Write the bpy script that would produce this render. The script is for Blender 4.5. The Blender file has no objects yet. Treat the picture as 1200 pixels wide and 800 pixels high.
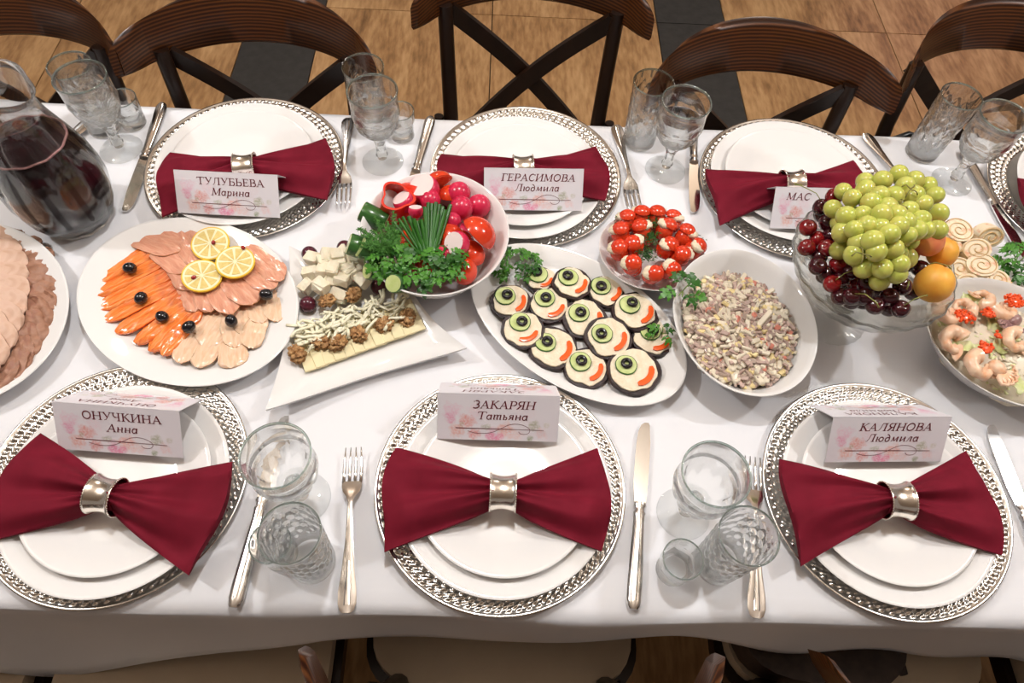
import bpy, bmesh, math, random
from math import sin, cos, pi, radians as R
from mathutils import Vector, Matrix, Euler, noise
random.seed(7)
SC = bpy.context.scene
COL = SC.collection
TZ = 0.75                                   # table top height

# ------------------------------------------------------------------ camera
CAMP = Vector((-0.02287, -0.31671, 0.90433 + TZ))
CR = Vector((0.99899404, 0.0104625, 0.04360547))
CU = Vector((-0.03128708, 0.85923678, 0.51062048))
CW = Vector((0.03212506, 0.5114711, -0.85869977))
FPX = 824.32
cd = bpy.data.cameras.new('camera'); cam = bpy.data.objects.new('camera', cd); COL.objects.link(cam)
m = Matrix((CR, CU, -CW)).transposed().to_4x4(); m.translation = CAMP; cam.matrix_world = m
cd.sensor_width = 36; cd.lens = FPX / 1200 * 36; cd.clip_start = 0.02
SC.camera = cam

# ------------------------------------------------------------------ world, lights, exposure
W = bpy.data.worlds.new('world'); SC.world = W; W.use_nodes = True
W.node_tree.nodes['Background'].inputs[0].default_value = (1.0, 0.84, 0.73, 1)
W.node_tree.nodes['Background'].inputs[1].default_value = 0.24
def area(name, loc, size, power, color, rot=(0, 0, 0), shape='DISK'):
    l = bpy.data.lights.new(name, 'AREA'); l.shape = shape; l.size = size; l.energy = power; l.color = color
    o = bpy.data.objects.new(name, l); o.location = loc; o.rotation_euler = rot; COL.objects.link(o); return o
def point(name, loc, r, power, color):
    l = bpy.data.lights.new(name, 'POINT'); l.shadow_soft_size = r; l.energy = power; l.color = color
    o = bpy.data.objects.new(name, l); o.location = loc; COL.objects.link(o); return o
for i, x in enumerate((-1.9, 0.0, 1.9)):
    point('pendant_light', (x, 0.58, 2.72), 0.055, (78, 66, 78)[i], (0.95, 0.975, 1.0))
point('pendant_light', (-1.0, 2.9, 2.5), 0.14, 23, (1.0, 0.90, 0.80))
point('pendant_light', (1.3, 2.9, 2.5), 0.14, 23, (1.0, 0.90, 0.80))
s = bpy.data.lights.new('party_light', 'SPOT'); s.energy = 45; s.color = (0.75, 0.25, 1.0); s.spot_size = R(24); s.spot_blend = 1; s.shadow_soft_size = .1
so = bpy.data.objects.new('party_light', s); so.location = (2.4, 3.6, 2.6); COL.objects.link(so)
so.rotation_euler = (Vector((1.75, 2.15, 0)) - Vector(so.location)).to_track_quat('-Z', 'Y').to_euler()
SC.view_settings.view_transform = 'Standard'; SC.view_settings.look = 'None'
SC.view_settings.exposure = -0.06; SC.view_settings.gamma = 1.0; SC.view_settings.use_curve_mapping = False
SC.cycles.use_denoising = True
SC.cycles.max_bounces = 12; SC.cycles.transparent_max_bounces = 24; SC.cycles.transmission_bounces = 10
SC.cycles.caustics_refractive = True; SC.cycles.sample_clamp_indirect = 8

# ------------------------------------------------------------------ helpers
def at(px, py, h=0.0):
    """point at height h above the table seen at pixel px, py"""
    d = CW * FPX + CR * (px - 600) - CU * (py - 400)
    return CAMP + d * ((TZ + h - CAMP.z) / d.z)
ME = {}
def mesh(name, V, F, mats, smooth=True, fm=None, ang=None, fix=True):
    me = bpy.data.meshes.new(name); me.from_pydata([tuple(v) for v in V], [], F)
    if fix and len(F) < 60000:
        bm = bmesh.new(); bm.from_mesh(me); bmesh.ops.recalc_face_normals(bm, faces=bm.faces); bm.to_mesh(me); bm.free()
    for mm in (mats if isinstance(mats, (list, tuple)) else [mats]): me.materials.append(mm)
    if fm: me.polygons.foreach_set('material_index', fm)
    if smooth:
        me.polygons.foreach_set('use_smooth', [True] * len(F))
    me.update()
    if smooth and ang: me.set_sharp_from_angle(angle=R(ang))
    return me
def link(name, me, parent=None, loc=None, rot=None, scale=None):
    o = bpy.data.objects.new(name, me); COL.objects.link(o)
    if parent is not None: o.parent = parent
    if loc is not None: o.location = loc
    if rot is not None: o.rotation_euler = rot
    if scale is not None: o.scale = scale if isinstance(scale, (tuple, list)) else (scale,) * 3
    return o
def tag(o, label, cat, group=None, kind=None):
    o['label'] = label; o['category'] = cat
    if group: o['group'] = group
    if kind: o['kind'] = kind
    return o
def thing(name, label, cat, loc=(0, 0, 0), rot=0, group=None):
    o = bpy.data.objects.new(name, None); o.empty_display_size = .02; COL.objects.link(o); o.location = loc
    o.rotation_euler = rot if isinstance(rot, (tuple, list)) else (0, 0, rot)
    return tag(o, label, cat, group)
def dup(o, parent=None):
    c = o.copy(); COL.objects.link(c)
    if parent is not None: c.parent = parent
    for ch in list(o.children): dup(ch, c)
    return c
class MB:
    def __init__(s): s.V = []; s.F = []; s.M = []
    def add(s, V, F, mi=0, mat=None):
        n = len(s.V)
        s.V += [mat @ Vector(v) for v in V] if mat is not None else [Vector(v) for v in V]
        s.F += [tuple(i + n for i in f) for f in F]; s.M += [mi] * len(F); return s
    def build(s, name, mats, parent=None, smooth=True, ang=None, **k):
        return link(name, mesh(name, s.V, s.F, mats, smooth, s.M, ang), parent, **k)
def lathe(prof, n=48, rad=None, sx=1, sy=1):
    """prof: list of (r,z); r==0 is a pole. rad(r,z,theta)->r"""
    V = []; F = []; rows = []
    for (r, z) in prof:
        if r == 0: rows.append([len(V)]); V.append((0, 0, z))
        else:
            row = []
            for k in range(n):
                t = 2 * pi * k / n; rr = rad(r, z, t) if rad else r
                row.append(len(V)); V.append((rr * cos(t) * sx, rr * sin(t) * sy, z))
            rows.append(row)
    for a, b in zip(rows, rows[1:]):
        if len(a) == 1 and len(b) == 1: continue
        for k in range(n):
            k2 = (k + 1) % n
            if len(a) == 1: F.append((a[0], b[k], b[k2]))
            elif len(b) == 1: F.append((a[k], b[0], a[k2]))
            else: F.append((a[k], b[k], b[k2], a[k2]))
    return V, [tuple(reversed(f)) for f in F]
def tube(pts, rad, n=8, cap=True, flat=1.0):
    pts = [Vector(p) for p in pts]; V = []; F = []
    up = Vector((0, 0, 1)); m_ = len(pts)
    for i, p in enumerate(pts):
        t = (pts[min(i + 1, m_ - 1)] - pts[max(i - 1, 0)]).normalized()
        if abs(t.dot(up)) > .95: a = t.cross(Vector((0, 1, 0))).normalized()
        else: a = t.cross(up).normalized()
        b = a.cross(t).normalized()
        r = rad[i] if isinstance(rad, (list, tuple)) else rad
        for k in range(n):
            q = 2 * pi * k / n; V.append(p + a * (r * cos(q)) + b * (r * flat * sin(q)))
    for i in range(m_ - 1):
        for k in range(n):
            k2 = (k + 1) % n; F.append((i * n + k, i * n + k2, (i + 1) * n + k2, (i + 1) * n + k))
    if cap: F.append(tuple(range(n - 1, -1, -1))); F.append(tuple((m_ - 1) * n + k for k in range(n)))
    return V, F
def box(x0, x1, y0, y1, z0, z1, bev=0):
    if not bev:
        V = [(x, y, z) for z in (z0, z1) for y in (y0, y1) for x in (x0, x1)]
        return V, [(0, 2, 3, 1), (4, 5, 7, 6), (0, 1, 5, 4), (2, 6, 7, 3), (0, 4, 6, 2), (1, 3, 7, 5)]
    b = bev
    def ring(i, z): return [(x0 + i + (0), y0 + i + b, z), (x0 + i + b, y0 + i, z), (x1 - i - b, y0 + i, z), (x1 - i, y0 + i + b, z), (x1 - i, y1 - i - b, z), (x1 - i - b, y1 - i, z), (x0 + i + b, y1 - i, z), (x0 + i, y1 - i - b, z)]
    V = ring(b * .7, z0) + ring(0, z0 + b) + ring(0, z1 - b) + ring(b * .7, z1)
    F = [tuple(range(7, -1, -1)), tuple(range(24, 32))]
    for j in range(3):
        for k in range(8): F.append((j * 8 + k, j * 8 + (k + 1) % 8, j * 8 + 8 + (k + 1) % 8, j * 8 + 8 + k))
    return V, F
def slab(outline, z0, z1, inset=0.0, dz=lambda x, y: 0.0):
    """closed slab from a star-shaped outline about the origin"""
    n = len(outline); V = []; F = []
    for (s_, z) in ((.0, z0), (1, z0), (1 + inset, (z0 + z1) / 2), (1, z1), (.55, z1), (0, z1)):
        if s_ == 0: V.append((0, 0, z + dz(0, 0)))
        else:
            for (x, y) in outline: V.append((x * s_, y * s_, z + dz(x * s_, y * s_)))
    def row(j): return [1 + j * n + k for k in range(n)]
    r0, r1, r2, r3 = row(0), row(1), row(2), row(3); top = 1 + 4 * n
    for k in range(n):
        k2 = (k + 1) % n
        F.append((0, r0[k2], r0[k]))
        for a, b in ((r0, r1), (r1, r2), (r2, r3)): F.append((a[k], a[k2], b[k2], b[k]))
        F.append((r3[k], r3[k2], top))
    return V, F
def blob(rx, ry, rz, n=12, mth=8, amp=0, fr=60, seed=0):
    prof = [(0, -1)] + [(sin(pi * j / mth), -cos(pi * j / mth)) for j in range(1, mth)] + [(0, 1)]
    V, F = lathe(prof, n); O = []
    for v in V:
        v = Vector(v); s_ = 1.0
        if amp: s_ += amp * noise.noise(v * fr + Vector((seed, seed * 2.3, 0)))
        O.append((v.x * rx * s_, v.y * ry * s_, v.z * rz * s_))
    return O, F
ORD = 'first second third fourth fifth sixth seventh eighth ninth tenth eleventh twelfth thirteenth fourteenth fifteenth sixteenth seventeenth eighteenth nineteenth twentieth'.split()
def ordi(i): return ORD[i] if i < 20 else 'twenty-' + ORD[i - 20]
DIRS = ['right', 'back right', 'back', 'back left', 'left', 'front left', 'front', 'front right']
def side(i): return DIRS[i % 8]
def rowlabels(pts, nrow, what, where):
    """label each point by its row (back to front) and its place from the left"""
    n = len(pts); idx = sorted(range(n), key=lambda i: pts[i][1]); out = [''] * n
    rows = [idx[i * n // nrow:(i + 1) * n // nrow] for i in range(nrow)]
    rn = {1: [''], 2: ['in back row', 'in front row'], 3: ['in back row', 'in middle row', 'in front row'],
          4: ['in back row', 'in second row', 'in row before last', 'in front row'],
          5: ['in back row', 'in second row', 'in middle row', 'in row before last', 'in front row']}[nrow]
    for j, rw in enumerate(rows):
        rw.sort(key=lambda i: pts[i][0])
        for k, i in enumerate(rw): out[i] = ' '.join(f'{what}, {ordi(k)} from left {rn[j]} {where}'.split())
    return out

# ------------------------------------------------------------------ materials
def mat(name, col, rough=.5, metal=0, spec=.5, coat=0, sss=0, ssr=(.01, .005, .003), trans=0, ior=1.45, alpha=1):
    m = bpy.data.materials.new(name); m.use_nodes = True; b = m.node_tree.nodes['Principled BSDF']
    b.inputs['Base Color'].default_value = (*col, 1); b.inputs['Roughness'].default_value = rough
    b.inputs['Metallic'].default_value = metal; b.inputs['Specular IOR Level'].default_value = spec
    b.inputs['Coat Weight'].default_value = coat; b.inputs['IOR'].default_value = ior
    b.inputs['Coat Roughness'].default_value = .08
    if sss:
        b.inputs['Subsurface Weight'].default_value = sss; b.inputs['Subsurface Radius'].default_value = (1, .5, .3); b.inputs['Subsurface Scale'].default_value = ssr[0]
    b.inputs['Transmission Weight'].default_value = trans; b.inputs['Alpha'].default_value = alpha
    return m
def nd(m, t, **k):
    n = m.node_tree.nodes.new(t)
    for a, v in k.items():
        if hasattr(n, a) and not a.startswith('i_'): setattr(n, a, v)
    return n
def varied(name, cols, scale=20, rough=.5, detail=4, bump=0, bscale=None, stretch=(1, 1, 1), pos=None, rot=(0, 0, 0), distort=0, **k):
    """colour ramp over noise in object space, with optional bump"""
    m = mat(name, cols[0], rough, **k); nt = m.node_tree; b = nt.nodes['Principled BSDF']; L = nt.links.new
    tc = nd(m, 'ShaderNodeTexCoord'); mp = nd(m, 'ShaderNodeMapping'); mp.inputs['Scale'].default_value = stretch; mp.inputs['Rotation'].default_value = rot
    L(tc.outputs['Object'], mp.inputs[0])
    nz = nd(m, 'ShaderNodeTexNoise'); nz.inputs['Scale'].default_value = scale; nz.inputs['Detail'].default_value = detail; nz.inputs['Distortion'].default_value = distort
    L(mp.outputs[0], nz.inputs['Vector'])
    cr = nd(m, 'ShaderNodeValToRGB'); e = cr.color_ramp.elements; n = len(cols)
    pos = pos or [.3 + .4 * i / max(1, n - 1) for i in range(n)]
    while len(e) < n: e.new(.5)
    for i in range(n): e[i].position = pos[i]; e[i].color = (*cols[i], 1)
    L(nz.outputs[0], cr.inputs[0]); L(cr.outputs[0], b.inputs['Base Color'])
    if bump:
        n2 = nd(m, 'ShaderNodeTexNoise'); n2.inputs['Scale'].default_value = bscale or scale * 2; n2.inputs['Detail'].default_value = 3
        L(mp.outputs[0], n2.inputs['Vector'])
        bp = nd(m, 'ShaderNodeBump'); bp.inputs['Strength'].default_value = bump; bp.inputs['Distance'].default_value = .002
        L(n2.outputs[0], bp.inputs['Height']); L(bp.outputs[0], b.inputs['Normal'])
    return m
def glassmat(name, tint=(1, 1, 1), refr=.45, rough=.0, gm=.80, gb=.06):
    m = bpy.data.materials.new(name); m.use_nodes = True; nt = m.node_tree; nt.nodes.clear(); L = nt.links.new
    out = nd(m, 'ShaderNodeOutputMaterial'); tr = nd(m, 'ShaderNodeBsdfTransparent'); tr.inputs[0].default_value = (*tint, 1)
    gl = nd(m, 'ShaderNodeBsdfGlossy'); gl.inputs['Roughness'].default_value = .02
    rf = nd(m, 'ShaderNodeBsdfGlass'); rf.inputs['Color'].default_value = (*tint, 1); rf.inputs['IOR'].default_value = 1.45; rf.inputs['Roughness'].default_value = rough
    lw = nd(m, 'ShaderNodeLayerWeight'); lw.inputs[0].default_value = .5
    pw = nd(m, 'ShaderNodeMath'); pw.operation = 'POWER'; pw.inputs[1].default_value = 3.6; L(lw.outputs['Facing'], pw.inputs[0])
    fr = nd(m, 'ShaderNodeMath'); fr.operation = 'MULTIPLY_ADD'; fr.inputs[1].default_value = gm; fr.inputs[2].default_value = gb; L(pw.outputs[0], fr.inputs[0])
    a = nd(m, 'ShaderNodeMixShader'); c = nd(m, 'ShaderNodeMixShader'); a.inputs[0].default_value = refr
    L(tr.outputs[0], a.inputs[1]); L(rf.outputs[0], a.inputs[2])
    L(fr.outputs[0], c.inputs[0]); L(a.outputs[0], c.inputs[1]); L(gl.outputs[0], c.inputs[2]); L(c.outputs[0], out.inputs[0])
    return m
M = {}
M['cloth'] = varied('white_tablecloth', [(.74, .74, .765), (.79, .79, .815)], 3, .85, bump=.12, bscale=9, spec=.2)
M['china'] = mat('white_china', (.80, .785, .77), .07, coat=0)
M['silver'] = varied('polished_silver', [(.80, .78, .76), (.92, .90, .88)], 40, .16, metal=1)
M['charger'] = varied('charger_silver', [(.62, .60, .57), (.78, .76, .73)], 30, .2, metal=1)
M['blade'] = mat('knife_blade_steel', (.85, .84, .82), .12, metal=1)
M['ring'] = varied('napkin_ring_metal', [(.86, .80, .72), (.95, .90, .84)], 60, .18, metal=1, bump=.08, bscale=220)
M['napkin'] = varied('burgundy_napkin', [(.135, .0065, .017), (.175, .0090, .023)], 30, .8, bump=.05, bscale=900, spec=.15)
M['glass'] = glassmat('clear_glass', (.992, .998, .996), .80, 0, .0, .0)
M['crystal'] = glassmat('crystal_glass', (.985, .992, .972), .75, 0, .2, .02)
M['footglass'] = glassmat('thin_foot_glass', (.992, .998, .996), .15, 0, .8, .05)
M['pitcher'] = glassmat('pitcher_glass', (.985, .99, .988), .80, 0, .0, .0)
M['rimglass'] = glassmat('green_tinted_rim', (.86, .95, .93), .6)
M['juice'] = mat('dark_berry_juice', (.010, .0012, .003), .35, spec=.2)
M['foam'] = varied('pink_foam', [(.35, .16, .16), (.5, .27, .25)], 200, .6)
M['cream'] = varied('cream_seat', [(.46, .37, .27), (.50, .41, .30)], 12, .7, bump=.1, bscale=400)
M['card'] = mat('card_white', (.78, .76, .78), .5)
M['ink'] = mat('burgundy_ink', (.13, .005, .014), .5)
M['olive'] = mat('black_olive', (.006, .005, .008), .22, coat=.5)
M['walnut'] = varied('walnut_kernel', [(.20, .085, .025), (.40, .21, .08), (.54, .33, .14)], 150, .6, bump=.6, bscale=300, pos=[.3, .5, .7])
M['feta'] = varied('white_cheese', [(.74, .66, .48), (.84, .78, .63)], 90, .6, bump=.5, bscale=260, sss=.15, ssr=(.004,))
M['string'] = varied('string_cheese', [(.78, .73, .50), (.86, .83, .66)], 60, .5)
M['slicech'] = varied('sliced_cheese', [(.76, .66, .38), (.81, .72, .46)], 30, .5)
M['darkgrape'] = varied('dark_grape', [(.05, .006, .014), (.12, .02, .035)], 40, .25, coat=.2)
def fishmat(name, cols, endcol, amt, streak):
    m = varied(name, cols, 22, .16, stretch=(1, 4, 1), distort=1.6, bump=.5, bscale=70, coat=.8, sss=.15, ssr=(.005,)); nt = m.node_tree; L = nt.links.new; b = nt.nodes['Principled BSDF']
    src = b.inputs['Base Color'].links[0].from_socket
    tc = nd(m, 'ShaderNodeTexCoord'); sp = nd(m, 'ShaderNodeSeparateXYZ'); L(tc.outputs['Object'], sp.inputs[0])
    nz = nd(m, 'ShaderNodeTexNoise'); nz.inputs['Scale'].default_value = 60; L(tc.outputs['Object'], nz.inputs[0])
    ad = nd(m, 'ShaderNodeMath'); ad.operation = 'MULTIPLY_ADD'; ad.inputs[1].default_value = .05; L(nz.outputs[0], ad.inputs[0]); L(sp.outputs[0], ad.inputs[2])
    mr = nd(m, 'ShaderNodeMapRange'); mr.inputs['From Min'].default_value = .045; mr.inputs['From Max'].default_value = .075; mr.inputs['To Max'].default_value = amt; L(ad.outputs[0], mr.inputs['Value'])
    mx = nd(m, 'ShaderNodeMix'); mx.data_type = 'RGBA'; L(mr.outputs[0], mx.inputs[0]); L(src, mx.inputs[6]); mx.inputs[7].default_value = (*endcol, 1)
    wv = nd(m, 'ShaderNodeTexWave'); wv.bands_direction = 'Y'; wv.inputs['Scale'].default_value = 38; wv.inputs['Distortion'].default_value = 5; wv.inputs['Detail Scale'].default_value = 1.2; L(tc.outputs['Object'], wv.inputs[0])
    m2 = nd(m, 'ShaderNodeMapRange'); m2.inputs['From Min'].default_value = .80; m2.inputs['From Max'].default_value = 1.0; m2.inputs['To Max'].default_value = .32; L(wv.outputs[0], m2.inputs['Value'])
    mz = nd(m, 'ShaderNodeMix'); mz.data_type = 'RGBA'; L(m2.outputs[0], mz.inputs[0]); L(mx.outputs[2], mz.inputs[6]); mz.inputs[7].default_value = (*streak, 1)
    L(mz.outputs[2], b.inputs['Base Color']); return m
M['salmon'] = fishmat('orange_salmon', [(.80, .14, .022), (.88, .22, .040), (.90, .30, .075)], (.42, .10, .07), .75, (.93, .50, .22))
M['salmonskin'] = mat('salmon_cut_edge', (.74, .16, .025), .25, coat=.6)
M['pinkfish'] = fishmat('pink_smoked_fish', [(.60, .25, .16), (.68, .32, .21), (.74, .40, .27)], (.60, .22, .14), .3, (.76, .46, .32))
M['palefish'] = fishmat('pale_smoked_fish', [(.76, .46, .29), (.82, .57, .39), (.84, .62, .45)], (.72, .38, .22), .3, (.86, .66, .50))
M['fishedge'] = mat('golden_fish_edge', (.66, .33, .14), .25, coat=.5)
M['lemonrind'] = mat('lemon_rind', (.80, .52, .035), .35)
M['lemonpith'] = mat('lemon_pith', (.84, .78, .52), .5)
M['lemonflesh'] = varied('lemon_flesh', [(.66, .46, .12), (.74, .60, .24)], 150, .2, coat=.6)
M['pomseed'] = mat('pomegranate_seed', (.30, .008, .012), .12, coat=.6)
M['meatpale'] = varied('pale_roast_meat', [(.52, .30, .20), (.64, .43, .32), (.60, .36, .27)], 30, .5, distort=1, bump=.2, bscale=80)
M['meatbrown'] = varied('brown_tongue_meat', [(.26, .12, .07), (.37, .19, .12), (.30, .13, .09)], 40, .5, distort=1, bump=.3, bscale=90)
M['eggplant'] = varied('fried_eggplant_rim', [(.010, .006, .008), (.035, .015, .016)], 60, .35, coat=.3, bump=.4, bscale=200)
M['spread'] = varied('cheese_spread', [(.72, .60, .42), (.82, .74, .58)], 110, .6, bump=.5, bscale=260)
M['cuke'] = varied('cucumber_flesh', [(.48, .58, .20), (.62, .68, .33)], 90, .25, coat=.4)
M['cukeskin'] = varied('cucumber_skin', [(.012, .055, .012), (.05, .16, .03)], 40, .25, coat=.3, stretch=(1, 1, .15))
M['pepper'] = mat('orange_red_pepper', (.86, .11, .014), .22, coat=.5)
M['redpepper'] = mat('red_pepper', (.66, .025, .008), .18, coat=.6)
M['tomato'] = varied('tomato_skin', [(.62, .030, .009), (.70, .062, .016)], 25, .15, coat=.6)
M['tomcut'] = varied('tomato_flesh', [(.60, .05, .02), (.72, .13, .05)], 70, .25, coat=.4)
M['radish'] = varied('radish_skin', [(.50, .010, .05), (.66, .03, .09)], 60, .25, coat=.3)
M['radcut'] = mat('radish_flesh', (.80, .66, .64), .4)
M['parsley'] = varied('parsley_green', [(.025, .11, .010), (.06, .22, .02), (.10, .28, .03)], 40, .4, pos=[.3, .5, .75])
M['dparsley'] = varied('dark_parsley_green', [(.012, .065, .008), (.03, .13, .012)], 40, .35)
M['dill'] = mat('dill_green', (.06, .20, .025), .5)
M['chive'] = varied('spring_onion_green', [(.015, .085, .010), (.04, .17, .018)], 20, .3, stretch=(8, 8, 1))
M['stem'] = mat('pale_green_stem', (.16, .24, .05), .5)
M['grape'] = varied('green_grape', [(.42, .47, .07), (.55, .56, .13), (.47, .43, .10)], 25, .22, sss=.35, ssr=(.006,), coat=.15)
M['gstem'] = mat('grape_stalk', (.22, .20, .05), .6)
M['cherryd'] = varied('dark_cherry', [(.025, .002, .005), (.06, .004, .008)], 40, .08, coat=.6)
M['cherryr'] = varied('red_cherry', [(.12, .003, .006), (.26, .008, .010)], 30, .08, coat=.6)
M['cstem'] = mat('cherry_stem', (.22, .24, .05), .5)
M['apricot'] = varied('apricot_skin', [(.82, .33, .035), (.86, .46, .07), (.74, .17, .05)], 22, .45, pos=[.35, .55, .75], sss=.2, ssr=(.006,))
M['apricotr'] = varied('blushed_apricot_skin', [(.84, .38, .10), (.80, .22, .10), (.74, .12, .07)], 20, .45, pos=[.3, .5, .7])
M['pancake'] = varied('pancake_roll_skin', [(.58, .35, .14), (.76, .58, .34)], 60, .5, bump=.2)
M['filling'] = varied('cream_filling', [(.82, .70, .50), (.74, .36, .20)], 110, .5, pos=[.52, .68])
M['shrimp'] = varied('pink_shrimp', [(.78, .36, .17), (.84, .60, .42), (.80, .46, .28)], 70, .3, coat=.4, bump=.3, bscale=160)
M['octo'] = varied('purple_octopus', [(.20, .09, .09), (.46, .30, .27)], 60, .3, coat=.4)
M['lettuce'] = varied('pale_lettuce', [(.56, .64, .22), (.78, .78, .50)], 40, .35, coat=.2)
M['caviar'] = mat('red_caviar', (.84, .09, .015), .12, coat=.6)
M['s1'] = mat('salad_meat_shred', (.46, .33, .28), .5, coat=.3); M['s2'] = mat('salad_pale_shred', (.72, .64, .50), .4, coat=.2)
M['s3'] = mat('salad_grey_shred', (.36, .27, .22), .5); M['s4'] = mat('salad_egg', (.74, .60, .30), .5); M['s5'] = mat('salad_tomato', (.60, .22, .16), .3)
M['clutch'] = varied('dark_brown_bag_fabric', [(.020, .012, .010), (.045, .028, .022)], 60, .6)
M['blackleather'] = mat('black_leather', (.006, .006, .007), .3)
M['gold'] = mat('gold_clasp', (.85, .55, .2), .25, metal=1)
M['tabletop'] = mat('plywood_table', (.25, .16, .09), .6)
M['ceil'] = mat('ceiling_paint', (.55, .44, .34), .8)

def woodmat(name, dark, mid, light, axis_scale, rough=.32):
    m = mat(name, mid, rough, coat=.1, spec=.3); nt = m.node_tree; L = nt.links.new; b = nt.nodes['Principled BSDF']
    tc = nd(m, 'ShaderNodeTexCoord'); mp = nd(m, 'ShaderNodeMapping'); mp.inputs['Scale'].default_value = axis_scale
    L(tc.outputs['Object'], mp.inputs[0])
    wv = nd(m, 'ShaderNodeTexWave'); wv.wave_type = 'BANDS'; wv.bands_direction = 'Z'; wv.inputs['Scale'].default_value = 34; wv.inputs['Distortion'].default_value = 3.0; wv.inputs['Detail'].default_value = 3; wv.inputs['Detail Scale'].default_value = .8
    L(mp.outputs[0], wv.inputs[0]); cr = nd(m, 'ShaderNodeValToRGB'); e = cr.color_ramp.elements; e.new(.5)
    for i, c in enumerate((dark, mid, light)): e[i].position = (.1, .5, .95)[i]; e[i].color = (*c, 1)
    L(wv.outputs[0], cr.inputs[0]); L(cr.outputs[0], b.inputs['Base Color']); return m
M['rail'] = woodmat('bentwood_grain', (.020, .0055, .0015), (.045, .013, .003), (.090, .029, .007), (.25, .25, 1.6))
M['frame'] = varied('dark_stained_wood', [(.008, .003, .0015), (.018, .007, .003)], 20, .35, coat=.1, spec=.3, stretch=(1, 1, .1))
# floor: wood-look tiles
def floormat():
    m = mat('oak_look_tile', (.3, .17, .08), .38); nt = m.node_tree; L = nt.links.new; b = nt.nodes['Principled BSDF']
    tc = nd(m, 'ShaderNodeTexCoord'); oi = nd(m, 'ShaderNodeObjectInfo'); add = nd(m, 'ShaderNodeVectorMath'); add.operation = 'ADD'
    ml = nd(m, 'ShaderNodeMath'); ml.operation = 'MULTIPLY'; ml.inputs[1].default_value = 37; L(oi.outputs['Random'], ml.inputs[0])
    L(tc.outputs['Object'], add.inputs[0]); L(ml.outputs[0], add.inputs[1])
    mp = nd(m, 'ShaderNodeMapping'); mp.inputs['Scale'].default_value = (1, .22, 1); L(add.outputs[0], mp.inputs[0])
    n1 = nd(m, 'ShaderNodeTexNoise'); n1.inputs['Scale'].default_value = 9; n1.inputs['Detail'].default_value = 6; n1.inputs['Distortion'].default_value = .5; L(mp.outputs[0], n1.inputs[0])
    n2 = nd(m, 'ShaderNodeTexNoise'); n2.inputs['Scale'].default_value = 70; n2.inputs['Detail'].default_value = 5; L(mp.outputs[0], n2.inputs[0])
    mx = nd(m, 'ShaderNodeMix'); mx.data_type = 'FLOAT'; mx.inputs[0].default_value = .45; L(n1.outputs[0], mx.inputs[2]); L(n2.outputs[0], mx.inputs[3])
    cr = nd(m, 'ShaderNodeValToRGB'); e = cr.color_ramp.elements; e.new(.5); e.new(.6)
    for i, c in enumerate(((.16, .080, .030), (.31, .165, .066), (.43, .25, .11), (.54, .34, .165))): e[i].position = (.32, .45, .56, .7)[i]; e[i].color = (*c, 1)
    L(mx.outputs[0], cr.inputs[0]); L(cr.outputs[0], b.inputs['Base Color'])
    bp = nd(m, 'ShaderNodeBump'); bp.inputs['Strength'].default_value = .2; bp.inputs['Distance'].default_value = .002; L(n2.outputs[0], bp.inputs['Height']); L(bp.outputs[0], b.inputs['Normal'])
    return m
M['oak'] = floormat()
M['slate'] = varied('dark_slate_tile', [(.020, .019, .018), (.034, .032, .030)], 30, .45, bump=.2)
M['grout'] = mat('dark_grout', (.06, .035, .018), .9)
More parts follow.
